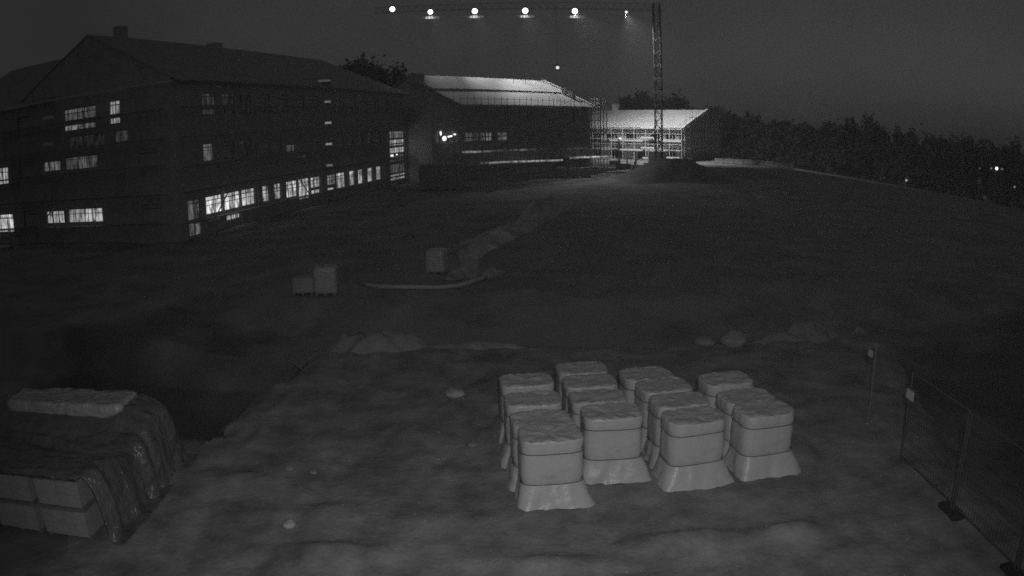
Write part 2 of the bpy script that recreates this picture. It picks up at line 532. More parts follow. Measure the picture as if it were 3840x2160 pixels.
mbw.quad((16, 16, -0.6), (16, 26, -0.6), (16, 26, 10.9), (16, 16, 10.9))
mbw.build('wall', M['wall'], main)
for q in WM: add_window(main, fM, *q)
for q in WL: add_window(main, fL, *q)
r = MB()                                            # gabled roof over the long wing, second ridge over the short wing
e, zt, ZR = 0.55, 11.05, 15.45
r.quad((-.12, -e, zt), (48.1, -e, zt), (41.0, 8, ZR), (-.12, 8, ZR))
r.quad((48.1, 16.5, zt), (-.12, 16.5, zt), (-.12, 8, ZR), (41.0, 8, ZR))
r.v += [(48.1, -e, zt), (48.1, 16.5, zt), (41.0, 8, ZR)]; r.f.append((len(r.v) - 3, len(r.v) - 2, len(r.v) - 1))
r.quad((-e + .05, 26.6, zt + .01), (-e + .05, 12, zt + .01), (8, 8, ZR - .01), (8, 26.6, ZR - .01))
r.quad((16.5, 16, zt), (16.5, 26.6, zt), (8, 26.6, ZR - .01), (8, 8, ZR - .01))
gb = MB(); gb.v += [(-0.004, 0.0, 10.9), (-0.004, 16.0, 10.9), (-0.004, 16, 11.3), (-0.004, 8, 15.42), (-0.004, 0, 11.3)]; gb.f.append((0, 1, 2, 3, 4)); gb.build('gable_wall', M['wall'], main)
rf = r.build('roof', M['roof'], main)
MB().box(3.4, 4.3, 7.6, 8.4, 14.9, 16.3).build('chimney', M['wall'], rf)
MB().box(17.0, 18.1, 7.4, 8.5, 14.4, 15.75).build('vent', M['wall'], rf)
MB().box(-e - 0.14, -e, -e, 26.6, zt - 0.18, zt - 0.02).build('gutter', M['trim'], main)
MB().box(-e, 48.1, -e - 0.14, -e - 0.002, zt - 0.18, zt - 0.02).build('gutter', M['frame'], main)
MB().box(0.02, 47.5, -0.4, 15.9, 10.86, 10.98).build('soffit', M['wall'], main)
for (u, z, rr) in ((42.7, 3.55, 0.26), (43.1, 3.53, 0.26), (44.6, 3.62, 0.2), (43.4, 0.95, 0.2)):     # bare work lamps behind the stair glass
    lm = bpy.data.objects.new('work_lamp', bpy.data.meshes.get('work_lamp_bulb') or lump('tmp', None, None, 0, 0, 0.5, 1, 'plate', 1, z=0).data)
    lm.data.name = 'work_lamp_bulb'
    link(lm, main); lm.location = (u, 0.06, z); lm.scale = (rr * 2, 0.12, rr)
bulb_me = bpy.data.meshes['work_lamp_bulb']
bpy.data.objects.remove(bpy.data.objects['tmp'])
bulb_me.materials.clear(); bulb_me.materials.append(glow('work_lamp_glow', 1.6, 0.1))


# ------------------------------------------------------------------ scaffolding
def scaffold(name, label, parent_loc, rz, x0, x1, bay, y_in, y_out, lifts, z0, ztop, deck='dark_deck', toe=None, rails=True, steel='steel', group=None, braces=(), tube=0.03):
    s_ = thing(name, label, 'scaffold', parent_loc, rz, group)
    n = max(1, round((x1 - x0) / bay)); xs_ = [x0 + (x1 - x0) * i / n for i in range(n + 1)]
    for x in xs_:
        for y in (y_in, y_out):
            bar('standard', s_, (x, y, z0), (x, y, ztop), tube, steel)
    for z in lifts:
        for y in (y_in, y_out):
            bar('ledger', s_, (x0, y, z - 0.06), (x1, y, z - 0.06), 0.025, steel)
            if rails and y == y_out: bar('guard_rail', s_, (x0, y, z + 1.0), (x1, y, z + 1.0), tube * 0.83, steel)
        for a, b in zip(xs_, xs_[1:]):
            slab('deck_board', s_, a + 0.03, b - 0.03, min(y_in, y_out) + 0.05, max(y_in, y_out) - 0.05, z - 0.03, z + 0.02, deck)
    for (a, b, c, d) in braces:
        bar('brace', s_, (a, y_out - 0.04, b), (c, y_out - 0.04, d), 0.05, steel)
    return s_


BO = (-22.7, 48.8, 0)
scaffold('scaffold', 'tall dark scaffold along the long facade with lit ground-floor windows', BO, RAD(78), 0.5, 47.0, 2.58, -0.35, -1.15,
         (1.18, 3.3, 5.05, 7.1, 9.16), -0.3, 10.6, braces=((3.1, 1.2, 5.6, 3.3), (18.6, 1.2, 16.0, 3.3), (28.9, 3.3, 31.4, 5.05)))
# the short side's scaffold: its own frame turned so that x runs to the left along the facade
sL = scaffold('scaffold', 'dark scaffold at the end facade beside the frame edge, crossed by diagonal braces', BO, RAD(168), 0.4, 22.0, 2.4, 0.35, 1.15,
              (1.3, 3.3, 5.3, 7.1, 9.1), -0.3, 10.6, braces=((11.0, 7.1, 13.6, 5.3), (13.4, 1.3, 11.2, 3.1), (12.2, 6.6, 13.6, 5.4)))
for v0, v1, z in ((10.9, 12.1, 9.5), (11.0, 12.1, 7.5)):
    slab('toe_board', sL, v0, v1, 1.17, 1.2, z, z + 0.26, 'bright_steel')

tower_at = Vector((-17.55, 73.0, 0))
face = math.atan2(-tower_at.y, -tower_at.x)          # the stair tower's end is turned to the camera to reflect its infrared lamp
tw = thing('stair_tower', 'narrow scaffold stair tower with five bright landings in front of the long facade', 'scaffold', tower_at, face + math.pi / 2)
for x in (-0.62, 0.62):
    for y in (0.0, 2.2):
        bar('standard', tw, (x, y, -0.2), (x, y, 13.2), 0.03, 'steel')
for i, z in enumerate((1.4, 3.45, 5.5, 7.55, 9.6, 11.65)):
    slab('landing', tw, -0.6, 0.6, 0.05, 2.15, z - 0.05, z, 'dark_deck')
    if i: slab('toe_board', tw, -0.6, 0.6, -0.06, -0.035, z - 0.02, z + 0.2, 'bright_steel')
    if i < 5: bar('stair_flight', tw, (-0.3, 0.3, z), (0.3, 2.0, z + 2.05), 0.08, 'steel')
bar('guard_rail', tw, (-0.6, -0.02, 6.5), (0.6, -0.02, 6.5), 0.025, 'steel')

# ------------------------------------------------------------------ building under the floodlights (ridge lit)
wing = thing('lit_roof_building', 'building with the long floodlit pale roof in the middle distance', 'building', (12.9, 118.7, 0), RAD(50.3))
fB = lambda s_, z, d: (s_, 0.5 + d, z)
WB = [(-33.5, -31.6, 4.8, 6.03, 0.03, C1, None), (-31.5, -29.6, 4.8, 6.0, 0.022, C1, None), (-28.2, -26.6, 4.8, 6.0, 0.055, C1, None), (-26.5, -25.5, 4.8, 6.0, 0.03, C1, None),
      (-25.3, -24.3, 4.8, 5.95, 0.055, C1, None), (-24.2, -23.1, 4.78, 5.93, 0.12, (0.5,), None), (-21.9, -19.9, 4.75, 5.88, 0.07, (0.5,), 0.5)]
for a in (-17, -13.4, -9.8, -6.2, -2.8): WB.append((a, a + 1.8, 4.75, 5.9, 0, C1, None))
for a in (-30, -26, -22, -17, -13.4, -9.8, -6.2, -2.8): WB.append((a, a + 1.8, 1.0, 2.4, 0, C1, None))
for a in (-26, -22, -17, -13.4, -9.8, -6.2, -2.8): WB.append((a, a + 1.8, 7.6, 8.8, 0, C1, None))
mbw = MB()
wall_grid([q[:4] for q in WB], -34.1, -0.02, -1.5, 9.4, 0.16, fB, mbw)
mbw.quad((-0.02, 0.5, -1.5), (-0.02, 19.3, -1.5), (-0.02, 19.3, 9.4), (-0.02, 0.5, 9.4))
k = len(mbw.v); mbw.v += [(-0.02, 0.5, 9.4), (-0.02, 19.3, 9.4), (-0.02, 9.9, 13.5)]; mbw.f.append((k, k + 1, k + 2))
mbw.quad((-28.9, 0.5, 9.4), (-28.9, 19.3, 9.4), (-28.9, 9.9, 13.5), (-28.9, 9.9, 13.5)); mbw.f[-1] = mbw.f[-1][:3]
mbw.quad((-34.1, 0.5, -1.5), (-34.1, 12, -1.5), (-34.1, 12, 9.4), (-34.1, 0.5, 9.4))
mbw.quad((-34.1, 0.5, 9.4), (-28.9, 0.5, 9.4), (-28.9, 19.3, 9.4), (-34.1, 12, 9.4))
mbw.build('wall', M['wall'], wing)
for q in WB: add_window(wing, fB, *q)
r = MB()
sl = lambda y: 9.54 + y * (13.75 - 9.54) / 9.9


def roof_strip(y0, y1, x0, x1, lift, th):
    mb = MB()
    mb.quad((x0, y0, sl(y0) + lift), (x1, y0, sl(y0) + lift), (x1, y1, sl(y1) + lift), (x0, y1, sl(y1) + lift))
    mb.quad((x0, y0, sl(y0) + lift - th), (x1, y0, sl(y0) + lift - th), (x1, y0, sl(y0) + lift), (x0, y0, sl(y0) + lift))
    mb.quad((x1, y0, sl(y0) + lift - th), (x1, y1, sl(y1) + lift - th), (x1, y1, sl(y1) + lift), (x1, y0, sl(y0) + lift))
    mb.quad((x0, y0, sl(y0) + lift), (x0, y1, sl(y1) + lift), (x0, y1, sl(y1) + lift - th), (x0, y0, sl(y0) + lift - th))
    return mb


roof_strip(0, 5.2, -29.3, 0.1, 0.0, 0.14).build('lower_roof_sheet', M['metal_roof'], wing)
roof_strip(5.0, 9.9, -29.3, 0.1, 0.2, 0.3).build('upper_roof_sheet', M['metal_roof'], wing)
MB().quad((-29.3, 9.9, 13.94), (0.1, 9.9, 13.94), (0.1, 19.8, 9.6), (-29.3, 19.8, 9.6)).build('rear_roof_sheet', M['metal_roof'], wing)
vg = MB()
for y0, y1 in ((-0.1, 4.95), (5.05, 9.95)):
    lf = 0.22 if y0 > 1 else 0.02
    vg.v += [(0.12, y0, sl(y0) + lf - .25), (0.8, y0, sl(y0) + lf - .25), (0.8, y1, sl(y1) + lf - .25), (0.12, y1, sl(y1) + lf - .25), (0.12, y0, sl(y0) + lf + .2), (0.8, y0, sl(y0) + lf + .2), (0.8, y1, sl(y1) + lf + .2), (0.12, y1, sl(y1) + lf + .2)]
    k = len(vg.v) - 8
    vg.f += [(k, k + 3, k + 2, k + 1), (k + 4, k + 5, k + 6, k + 7), (k, k + 1, k + 5, k + 4), (k + 1, k + 2, k + 6, k + 5), (k + 2, k + 3, k + 7, k + 6), (k + 3, k, k + 4, k + 7)]
vg.build('verge_board', M['trim'], wing)
for (x, y, hh) in ((-0.9, 4.6, 1.0), (-0.9, 3.2, 1.0)):
    v_ = MB().box(x - 0.35, x + 0.35, y - 0.35, y + 0.35, sl(y), sl(y) + hh).build('vent', M['concrete'], wing)
    MB().box(x - 0.5, x + 0.5, y - 0.5, y + 0.5, sl(y) + hh, sl(y) + hh + 0.1).build('cap', M['concrete'], v_)
MB().box(-29.9, -28.2, 7.6, 9.0, 12.6, 14.0).build('roof_hatch', M['concrete'], wing)
for (x, y) in ((-20, 9.6), (-8.5, 8.6), (-3.4, 9.7), (-6.5, 8.0)):
    bar('snow_guard_post', wing, (x, y, sl(y) + 0.15), (x, y, sl(y) + 0.75), 0.04, 'frame')
for (x, z, rx_, rz_) in ((-32.0, 5.2, 0.36, 0.55), (-31.2, 5.5, 0.22, 0.2), (-30.8, 5.55, 0.2, 0.2), (-30.2, 5.75, 0.24, 0.2), (-32.6, 5.85, 0.1, 0.5)):
    lm = from_mesh('work_lamp', bulb_me, wing, (x, 0.42, z)); lm.scale = (rx_ * 2, 0.2, rz_)

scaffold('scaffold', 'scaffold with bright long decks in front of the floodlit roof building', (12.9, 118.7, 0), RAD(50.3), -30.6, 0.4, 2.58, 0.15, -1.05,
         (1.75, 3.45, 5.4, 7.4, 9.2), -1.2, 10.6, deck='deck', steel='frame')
top = thing('roof_guard_cage', 'pale tube guard cage at the lower end of the floodlit roof', 'scaffold', (12.9, 118.7, 9.3), RAD(50.3))
for x in (0.5, 1.4, 2.3):
    for y in (-1.0, 0.6):
        bar('standard', top, (x, y, -9.5), (x, y, 1.6), 0.08, 'trim')
for z in (0.2, 0.8, 1.4):
    for y in (-1.0, 0.6): bar('guard_rail', top, (0.5, y, z), (2.3, y, z), 0.07, 'trim')
    for x in (0.5, 2.3): bar('guard_rail', top, (x, -1.0, z), (x, 0.6, z), 0.07, 'trim')

# ------------------------------------------------------------------ low building behind the crane
low = thing('gabled_building', 'pale two-storey building with floodlit roof behind the crane mast', 'building', (31, 140, 0), RAD(-39.7))
fC = lambda s_, z, d: (s_, 0.4 + d, z)
WC = [(-19.5, -17.5, 3.3, 5.2, 0, C2, None), (-16, -13.6, 3.3, 5.2, 0, C2, None), (-11.5, -9.2, 3.3, 5.2, 0, C2, None), (-6.4, -4.2, 3.3, 5.2, 0, C2, None), (-2.9, -0.9, 3.4, 5.2, 0, C1, None),
      (-19.5, -17.5, 0.4, 2.5, 0, C2, None), (-15.2, -12.2, 0.2, 2.6, 0, C2, None), (-9.4, -7.2, 0.4, 2.5, 0, C2, None), (-5.2, -4.2, -0.3, 2.3, 0, C1, None), (-2.6, -0.8, 0.6, 2.5, 0, C1, None)]
mbw = MB()
wall_grid([q[:4] for q in WC], -24, 0, -1.5, 6.5, 0.2, fC, mbw)
mbw.build('wall', M['pale_wall'], low)
g_ = MB()
g_.quad((0.002, 0.4, -1.5), (0.002, 19.0, -1.5), (0.002, 19.0, 6.4), (0.002, 0.4, 6.4))
g_.v += [(0.002, 0.4, 6.4), (0.002, 19.0, 6.4), (0.002, 9.7, 9.55)]; g_.f.append((4, 5, 6))
g_.build('gable_wall', M['wall'], low)
for q in WC: add_window(low, fC, *q, depth=0.2, unlit='dark_glass')
sc_ = lambda y: 6.6 + y * (9.83 - 6.6) / 9.7
nS = 26                                             # roof sheets laid side by side
for i in range(nS):
    a = -25 + (26.0) * i / nS; b = -25 + 26.0 * (i + 1) / nS - 0.012
    dz = rnd.uniform(-0.008, 0.012)
    mb = MB()
    mb.quad((a, -0.25, sc_(-0.25) + dz), (b, -0.25, sc_(-0.25) + dz), (b, 9.7, sc_(9.7) + dz), (a, 9.7, sc_(9.7) + dz))
    mb.quad((a, -0.25, sc_(-0.25) + dz - 0.12), (b, -0.25, sc_(-0.25) + dz - 0.12), (b, -0.25, sc_(-0.25) + dz), (a, -0.25, sc_(-0.25) + dz))
    mb.build('roof_sheet', M['metal_roof'], low)
MB().quad((-25, 9.7, 9.82), (1, 9.7, 9.82), (1, 19.4, 6.6), (-25, 19.4, 6.6)).build('rear_roof', M['metal_roof'], low)
vb = MB()
for (x0, x1, up_, dn) in ((1.02, 1.5, 0.16, 0.1), (1.2, 1.3, -0.28, 0.75)):
    k = len(vb.v)
    vb.v += [(x0, -0.4, sc_(-0.4) - dn), (x1, -0.4, sc_(-0.4) - dn), (x1, 9.8, sc_(9.8) - dn), (x0, 9.8, sc_(9.8) - dn), (x0, -0.4, sc_(-0.4) + up_), (x1, -0.4, sc_(-0.4) + up_), (x1, 9.8, sc_(9.8) + up_), (x0, 9.8, sc_(9.8) + up_)]
    vb.f += [(k, k + 3, k + 2, k + 1), (k + 4, k + 5, k + 6, k + 7), (k, k + 1, k + 5, k + 4), (k + 1, k + 2, k + 6, k + 5), (k + 2, k + 3, k + 7, k + 6), (k + 3, k, k + 4, k + 7)]
vb.build('verge_board', M['trim'], low)
MB().box(-25, 1.0, -0.42, -0.27, 6.2, 6.42).build('gutter', M['trim'], low)
ch = MB().box(-20.0, -19.0, 9.0, 10.0, 9.0, 11.0).build('chimney', M['pale_wall'], low)
MB().box(-20.15, -18.85, 8.85, 10.15, 11.0, 11.12).build('cap', M['concrete'], ch)

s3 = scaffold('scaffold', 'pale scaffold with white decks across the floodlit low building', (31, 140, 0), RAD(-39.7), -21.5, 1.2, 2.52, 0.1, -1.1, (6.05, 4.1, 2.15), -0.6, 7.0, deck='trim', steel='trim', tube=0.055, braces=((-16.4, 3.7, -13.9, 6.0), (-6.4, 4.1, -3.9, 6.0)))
for (x0, x1, z) in ((-14.4, -7.0, 3.75), (-7.4, -4.6, 4.35), (-12.4, -7.0, 1.98), (-7.4, -4.6, 2.45), (-7.0, -4.6, 0.55), (-2.9, 0.9, 0.75), (-2.9, 1.1, 3.8), (-7.5, -4.6, 6.2)):
    slab('toe_board', s3, x0, x1, -1.2, -1.16, z - 0.16, z + 0.16, 'trim')
scaffold('scaffold', 'dim scaffold at the dark gable end right of the low building', (31, 140, 0), RAD(-39.7 + 90), 0.4, 19.0, 2.6, -1.4, -2.2, (0.6, 2.5, 4.5, 6.5, 8.3), -0.6, 10.4, steel='crane')

# ------------------------------------------------------------------ tower crane and its lamps
MX, MY = 24.75, 127.0
crane = thing('crane', 'slim tower crane with a jib over the buildings', 'crane', (MX, MY, -0.3))
hw = 0.55
for sx in (-hw, hw):
    for sy in (-hw, hw):
        bar('mast_chord', crane, (sx, sy, 0.6), (sx, sy, 27.6), 0.075, 'crane', 4)
nsec = 24
for i in range(nsec):
    z0_, z1_ = 0.6 + 27 * i / nsec, 0.6 + 27 * (i + 1) / nsec
    a, b = (-hw, hw) if i % 2 == 0 else (hw, -hw)
    for y in (-hw, hw): bar('mast_brace', crane, (a, y, z0_), (b, y, z1_), 0.045, 'crane', 4)
    for x in (-hw, hw): bar('mast_brace', crane, (x, a, z0_), (x, b, z1_), 0.045, 'crane', 4)
    bar('mast_brace', crane, (-hw, -hw, z1_), (hw, -hw, z1_), 0.04, 'crane', 4)
MB().box(-2.2, 2.2, -2.2, 2.2, 0.0, 0.6).build('undercarriage', M['crane'], crane)
for i in range(4): MB().box(-1.5, 1.5, 1.0, 2.1, 0.62 + i * 0.5, 1.1 + i * 0.5).build('ballast_block', M['concrete'], crane)
JZ = 26.35                                          # lower chord of the jib above the crane's foot
JL = -46.5
jz = lambda x: JZ + 0.35 * (x / JL)
for y in (-0.5, 0.5): bar('jib_chord', crane, (1.2, y, jz(1.2)), (JL, y, jz(JL)), 0.025, 'crane', 4)
bar('jib_chord', crane, (1.2, 0, jz(1.2) + 1.15), (JL, 0, jz(JL) + 0.9), 0.03, 'crane', 4)
nb = 36
for i in range(nb):
    a, b = JL * i / nb, JL * (i + 1) / nb
    mid = (a + b) / 2
    for y in (-0.5, 0.5):
        bar('jib_brace', crane, (a, y, jz(a)), (mid, 0, jz(mid) + 1.05), 0.014, 'crane', 4)
        bar('jib_brace', crane, (mid, 0, jz(mid) + 1.05), (b, y, jz(b)), 0.014, 'crane', 4)
bar('hoist_rope', crane, (8.05 - MX, 0, jz(8 - MX)), (8.05 - MX, 0, 17.0), 0.02, 'crane', 4)
hk = MB().box(8.05 - MX - 0.22, 8.05 - MX + 0.22, -0.15, 0.15, 16.55, 17.1)
hk.tube([(8.05 - MX, 0, 16.6), (8.05 - MX, 0, 16.2), (8.05 - MX + 0.18, 0, 15.95), (8.05 - MX + 0.3, 0, 16.2)], 0.05)
hk.build('hook_block', M['crane'], crane)

lens = glow('floodlight_lens', 4.0, 0.05)
lens_dim = glow('small_lamp_lens', 1.0, 0.2)
flood = [  # position, radius of the lamp face, order words
    (-18.66, 26.8, 0.42, 'leftmost of the floodlights on the crane jib, at its tip', 2200, (-10, 107, 13.5), 44),
    (-12.4, 26.0, 0.4, 'second floodlight from the tip of the crane jib', 10500, (-5, 110, 12.9), 42),
    (-5.17, 25.85, 0.44, 'third floodlight from the tip of the crane jib', 11500, (-0.5, 114.5, 12.8), 46),
    (3.0, 25.73, 0.46, 'fourth floodlight from the tip of the crane jib, above the long pale roof', 10000, (6.5, 118.5, 12.2), 70),
    (11.07, 25.62, 0.45, 'fifth floodlight from the jib tip, rightmost of the five bright ones', 40000, (24, 142, 7), 84)]


def disc(mb, c, r_, y0, y1, n=20, z_tilt=0.0):
    k = len(mb.v)
    for y in (y0, y1):
        for i in range(n):
            a = 2 * math.pi * i / n
            mb.v.append((c[0] + r_ * math.cos(a), c[1] + y, c[2] + r_ * math.sin(a)))
    for i in range(n):
        mb.f.append((k + i, k + (i + 1) % n, k + n + (i + 1) % n, k + n + i))
    mb.f.append(tuple(k + i for i in range(n))[::-1]); mb.f.append(tuple(k + n + i for i in range(n)))


for (x, z, rad, lab, watts, aim, cone) in flood:
    f_ = thing('floodlight', lab, 'floodlight', (x, MY - 0.9, z), 0, 'floodlights on the crane jib')
    mb = MB(); disc(mb, (0, 0, 0), rad * 1.08, 0.02, 0.3); mb.build('housing', M['crane'], f_)
    mb = MB(); disc(mb, (0, 0, 0), rad, -0.04, 0.015); mb.build('lens', lens, f_)
    bar('bracket', f_, (0, 0.2, rad), (0, 0.5, rad + 0.5), 0.05, 'crane')
    bar('bracket', f_, (0, 0.2, -rad), (0, 0.2, -rad - 0.3), 0.04, 'crane')
    for a, b, lv in ((-1.45, -0.85, 0.09), (-0.83, -0.4, 0.36), (-0.38, 0.38, 0.7), (0.4, 0.83, 0.36), (0.85, 1.45, 0.09)):  # glowing pieces under the lamp, dimmer towards both ends
        if x > -18: MB().box(a, b, -0.1, 0.06, -1.14, -0.72 if abs(a + b) < 0.1 else -0.8).build('glow_bar', G[lv], f_)
    sp = spot('floodlight_beam', (0, -0.3, -0.1), Vector(aim) - Vector((x, MY - 0.9, z)), watts, cone, 1.0, 0.3)
    sp.parent = f_
for (x, z, rad, lab) in ((19.56, 25.6, 0.24, 'small dim lamp on the crane jib close to the mast'), (19.5, 23.0, 0.18, 'faint lamp hanging just below the small jib lamp'),
                         (8.07, 16.2, 0.26, 'single small round lamp hanging on the crane hook in the sky')):
    f_ = thing('small_lamp', lab, 'lamp', (x, MY - 0.7, z))
    mb = MB(); disc(mb, (0, 0, 0), rad * 1.1, 0.02, 0.2); mb.build('housing', M['crane'], f_)
    mb = MB(); disc(mb, (0, 0, 0), rad, -0.03, 0.015); mb.build('lens', lens_dim if z > 24 or z < 20 else G[0.09], f_)
    bar('bracket', f_, (0, 0.15, rad), (0, 0.55, rad + (2.4 if 20 < z < 24 else 0.6)), 0.03, 'crane')
    if z > 24:                                      # this one is turned away from the yard, towards the low building
        spot('floodlight_beam', (0, 0.45, -0.3), (11.5, 14.5, -18.5), 27000, 90, 1.0, 0.3).parent = f_

# ------------------------------------------------------------------ fifteen hooded pallets
HX, HY, CR = 0.56, 0.43, 0.17


def ring_pt(a, off, z, ex=4.6):
    """point on a rounded rectangle round the pallet, pushed out by off"""
    hx, hy, cr = HX + off, HY + off, max(0.03, CR + off * 0.3)
    c, s_ = math.cos(a), math.sin(a)
    k = (abs(c / hx) ** ex + abs(s_ / hy) ** ex) ** (-1 / ex)
    return Vector((c * k, s_ * k, z))


ANG = []
for i in range(72):                                 # more points near the corners
    t = 2 * math.pi * i / 72
    ANG.append(t)


def pallet(idx, x, y, yaw, h, label, flare, extra=None):
    p = thing('hooded_pallet', label, 'pallet', (x, y, pad_z(x, y) - 0.02), yaw, 'white hooded pallets on the gravel pad')
    sd = idx * 7.31
    wob = lambda a, z, amp, fr: amp * noise.fractal(Vector((math.cos(a) * fr + sd, math.sin(a) * fr, z * fr * 0.8 + sd)), 1.0, 2.0, 4)

    def body(levels, name, cap):
        mb = MB()
        for (z, off, amp, fr) in levels:
            for a in ANG:
                ex = 4.6 if z > 0.46 else 4.6 + 5.5 * (1 - z / 0.46)         # the skirt squares off towards its hem
                lop = 1 + 0.55 * math.cos(a + 0.8 + 0.6 * math.sin(sd)) if off > 0.02 and z < 0.46 else 1      # each skirt hangs out more on one side
                q = ring_pt(a, off * lop + wob(a, z, amp, fr), z, ex)
                if z < 0.03: q.z += 0.02 + 0.03 * noise.noise(Vector((a * 3.0, sd, 4.0)))                      # ragged hem
                if z > h - 0.17:                                            # gathered film under the rim
                    q += Vector((q.x, q.y, 0)).normalized() * 0.016 * noise.noise(Vector((a * 8.0, sd, z * 2)))
                if z > h - 0.03: q.z += 0.022 * noise.noise(Vector((a * 5.0, sd, 1.5)))
                mb.v.append(tuple(q))
        n = len(ANG)
        for k in range(len(levels) - 1):
            for i in range(n):
                a, b = k * n + i, k * n + (i + 1) % n
                mb.f.append((a, b, b + n, a + n))
        if cap:
            b0 = (len(levels) - 1) * n
            base = len(mb.v)                                                # the rim is a real fold: the top starts from its own points
            mb.v += [mb.v[b0 + i] for i in range(n)]
            last = base
            for (sh, dz) in ((0.95, 0.004), (0.86, 0.008), (0.76, 0.006), (0.62, 0.002), (0.46, -0.004), (0.26, -0.008)):
                st = len(mb.v)
                for i, a in enumerate(ANG):
                    q = Vector(mb.v[base + i])
                    bx_, by_ = q.x * sh, q.y * sh
                    zz_ = h + dz + 0.036 * noise.fractal(Vector((bx_ * 5 + sd, by_ * 5, sd)), 1.0, 2.0, 5)
                    mb.v.append((bx_, by_, zz_))
                for i in range(n):
                    a, b = last + i, last + (i + 1) % n
                    mb.f.append((a, b, st + (i + 1) % n, st + i))
                last = st
            mb.v.append((0, 0, h - 0.005))
            c_ = len(mb.v) - 1
            for i in range(n): mb.f.append((last + i, last + (i + 1) % n, c_))
        return mb.build(name, M['film'], p, True)
    sk = []
    for t in range(9):
        z = 0.46 * t / 8
        fl = flare * (1 - t / 8) ** 1.1
        sk.append((z, 0.012 + fl, 0.012 + 0.045 * (1 - t / 8), 3.4))
    body(sk, 'skirt', False)
    body([(0.44, -0.006, 0.004, 3), (0.48, 0.0, 0.006, 3), (0.56, 0.008, 0.008, 3), (0.68, 0.011, 0.01, 3), (0.82, 0.011, 0.01, 3), (0.95, 0.006, 0.008, 3), (h - 0.23, -0.004, 0.005, 3),
          (h - 0.185, 0.008, 0.012, 5), (h - 0.12, 0.010, 0.014, 7), (h - 0.05, 0.006, 0.018, 9), (h - 0.012, 0.004, 0.018, 9), (h, -0.006, 0.016, 9)], 'cover', True)
    for z in (0.47, h - 0.22):
        mb = MB()
        for zz_ in (z - 0.009, z + 0.009):
            for a in ANG:
                mb.v.append(tuple(ring_pt(a, 0.03 + wob(a, zz_, 0.004, 3), zz_ + 0.012 * math.sin(a * 1.0 + idx))))
        n = len(ANG)
        for i in range(n): mb.f.append((i, (i + 1) % n, n + (i + 1) % n, n + i))
        mb.build('strap', M['strap'], p, True)
    if extra:
        for (u, z, wd, ht_, out) in extra:
            mb = MB()                               # a printed patch or torn slot in the film
            mb.v.append((u, -HY - out, z))
            for i in range(10):
                a = 2 * math.pi * i / 10
                mb.v.append((u + wd * math.cos(a) * (1 + .2 * math.sin(3 * a)), -HY - out, z + ht_ * math.sin(a)))
            for i in range(10): mb.f.append((0, 1 + i, 1 + (i + 1) % 10))
            mb.build('print_mark', M['print'], p)
    return p


PAL = {'first': (6.0, [(0.69, 12.73), (0.565, 13.52), (0.42, 14.56), (0.32, 15.70)]),
       'second': (5.0, [(1.93, 13.67), (1.77, 14.61), (1.705, 15.60), (1.625, 16.64)]),
       'third': (10.5, [(3.54, 13.29), (3.445, 14.20), (3.325, 15.14), (3.07, 15.99)]),
       'fourth': (9.0, [(5.07, 13.47), (4.955, 14.33), (4.795, 15.42)])}
where = {'first': 'leftmost row of the block', 'second': 'second row from the left', 'third': 'third row from the left', 'fourth': 'rightmost row of the block'}
place = {4: ('front pallet', 'second pallet from the front', 'third pallet from the front', 'rearmost pallet'), 3: ('front pallet', 'middle pallet', 'rearmost pallet')}
i = 0
for key, (yaw, pts) in PAL.items():
    for k, (x, y) in enumerate(pts):
        ya = RAD(yaw + rnd.uniform(-1.5, 1.5))
        x, y = x * 0.978, y * 0.978                     # front edge scaled towards the camera's foot to suit the taller load
        cx, cy = x - math.sin(ya) * HY, y + math.cos(ya) * HY
        ex = [(0.02 if k == 0 else 0, 0.66, 0.06, 0.014, 0.026), (-0.06, 0.60, 0.12, 0.035, 0.022)] if k == 0 and key in ('first',) else ([(0.05, 0.66, 0.06, 0.018, 0.026)] if k == 0 else None)
        pallet(i, cx, cy, ya, 1.27 + rnd.uniform(-0.02, 0.03), 'white hooded pallet, %s of the %s' % (place[len(pts)][k], where[key].replace(' of the block', '') + (' of the block' if 'of the block' in where[key] else '')), rnd.uniform(0.11, 0.15), ex)
        i += 1

# ------------------------------------------------------------------ block pallets under a plastic sheet, lower left
for n_, (cx, lab) in enumerate(((-8.03, 'pale block pallet under the plastic sheet, its right-hand corner showing'), (-9.2, 'pale block pallet under the plastic sheet, second from its showing corner'),
                                (-10.37, 'pale block pallet under the plastic sheet, cut off by the left frame edge'))):
    bp = thing('block_pallet', lab, 'block pallet', (cx, 10.95, pad_z(-7.6, 10.95) - 0.02), RAD(rnd.uniform(-1, 1)), 'block pallets under the plastic sheet')
    for t in range(2):
        zb = 0.08 + t * 0.6
        for dx in (-0.46, 0, 0.46): slab('runner', bp, dx - 0.05, dx + 0.05, -0.5, 0.5, zb - 0.09, zb - 0.025, 'dark_deck')
        slab('pallet_deck', bp, -0.54, 0.54, -0.52, 0.52, zb - 0.02, zb + 0.0, 'dark_deck')
        for ix in range(2):
            for iz in range(2):
                for iy in range(2):
                    j = rnd.uniform(-0.006, 0.006)
                    slab('block', bp, -0.5 + ix * 0.503 + j, -0.003 + ix * 0.503 + j, -0.56 + iy * 0.56 + j, -0.006 + iy * 0.56 + j, zb + 0.004 + iz * 0.25, zb + 0.251 + iz * 0.25, 'block')


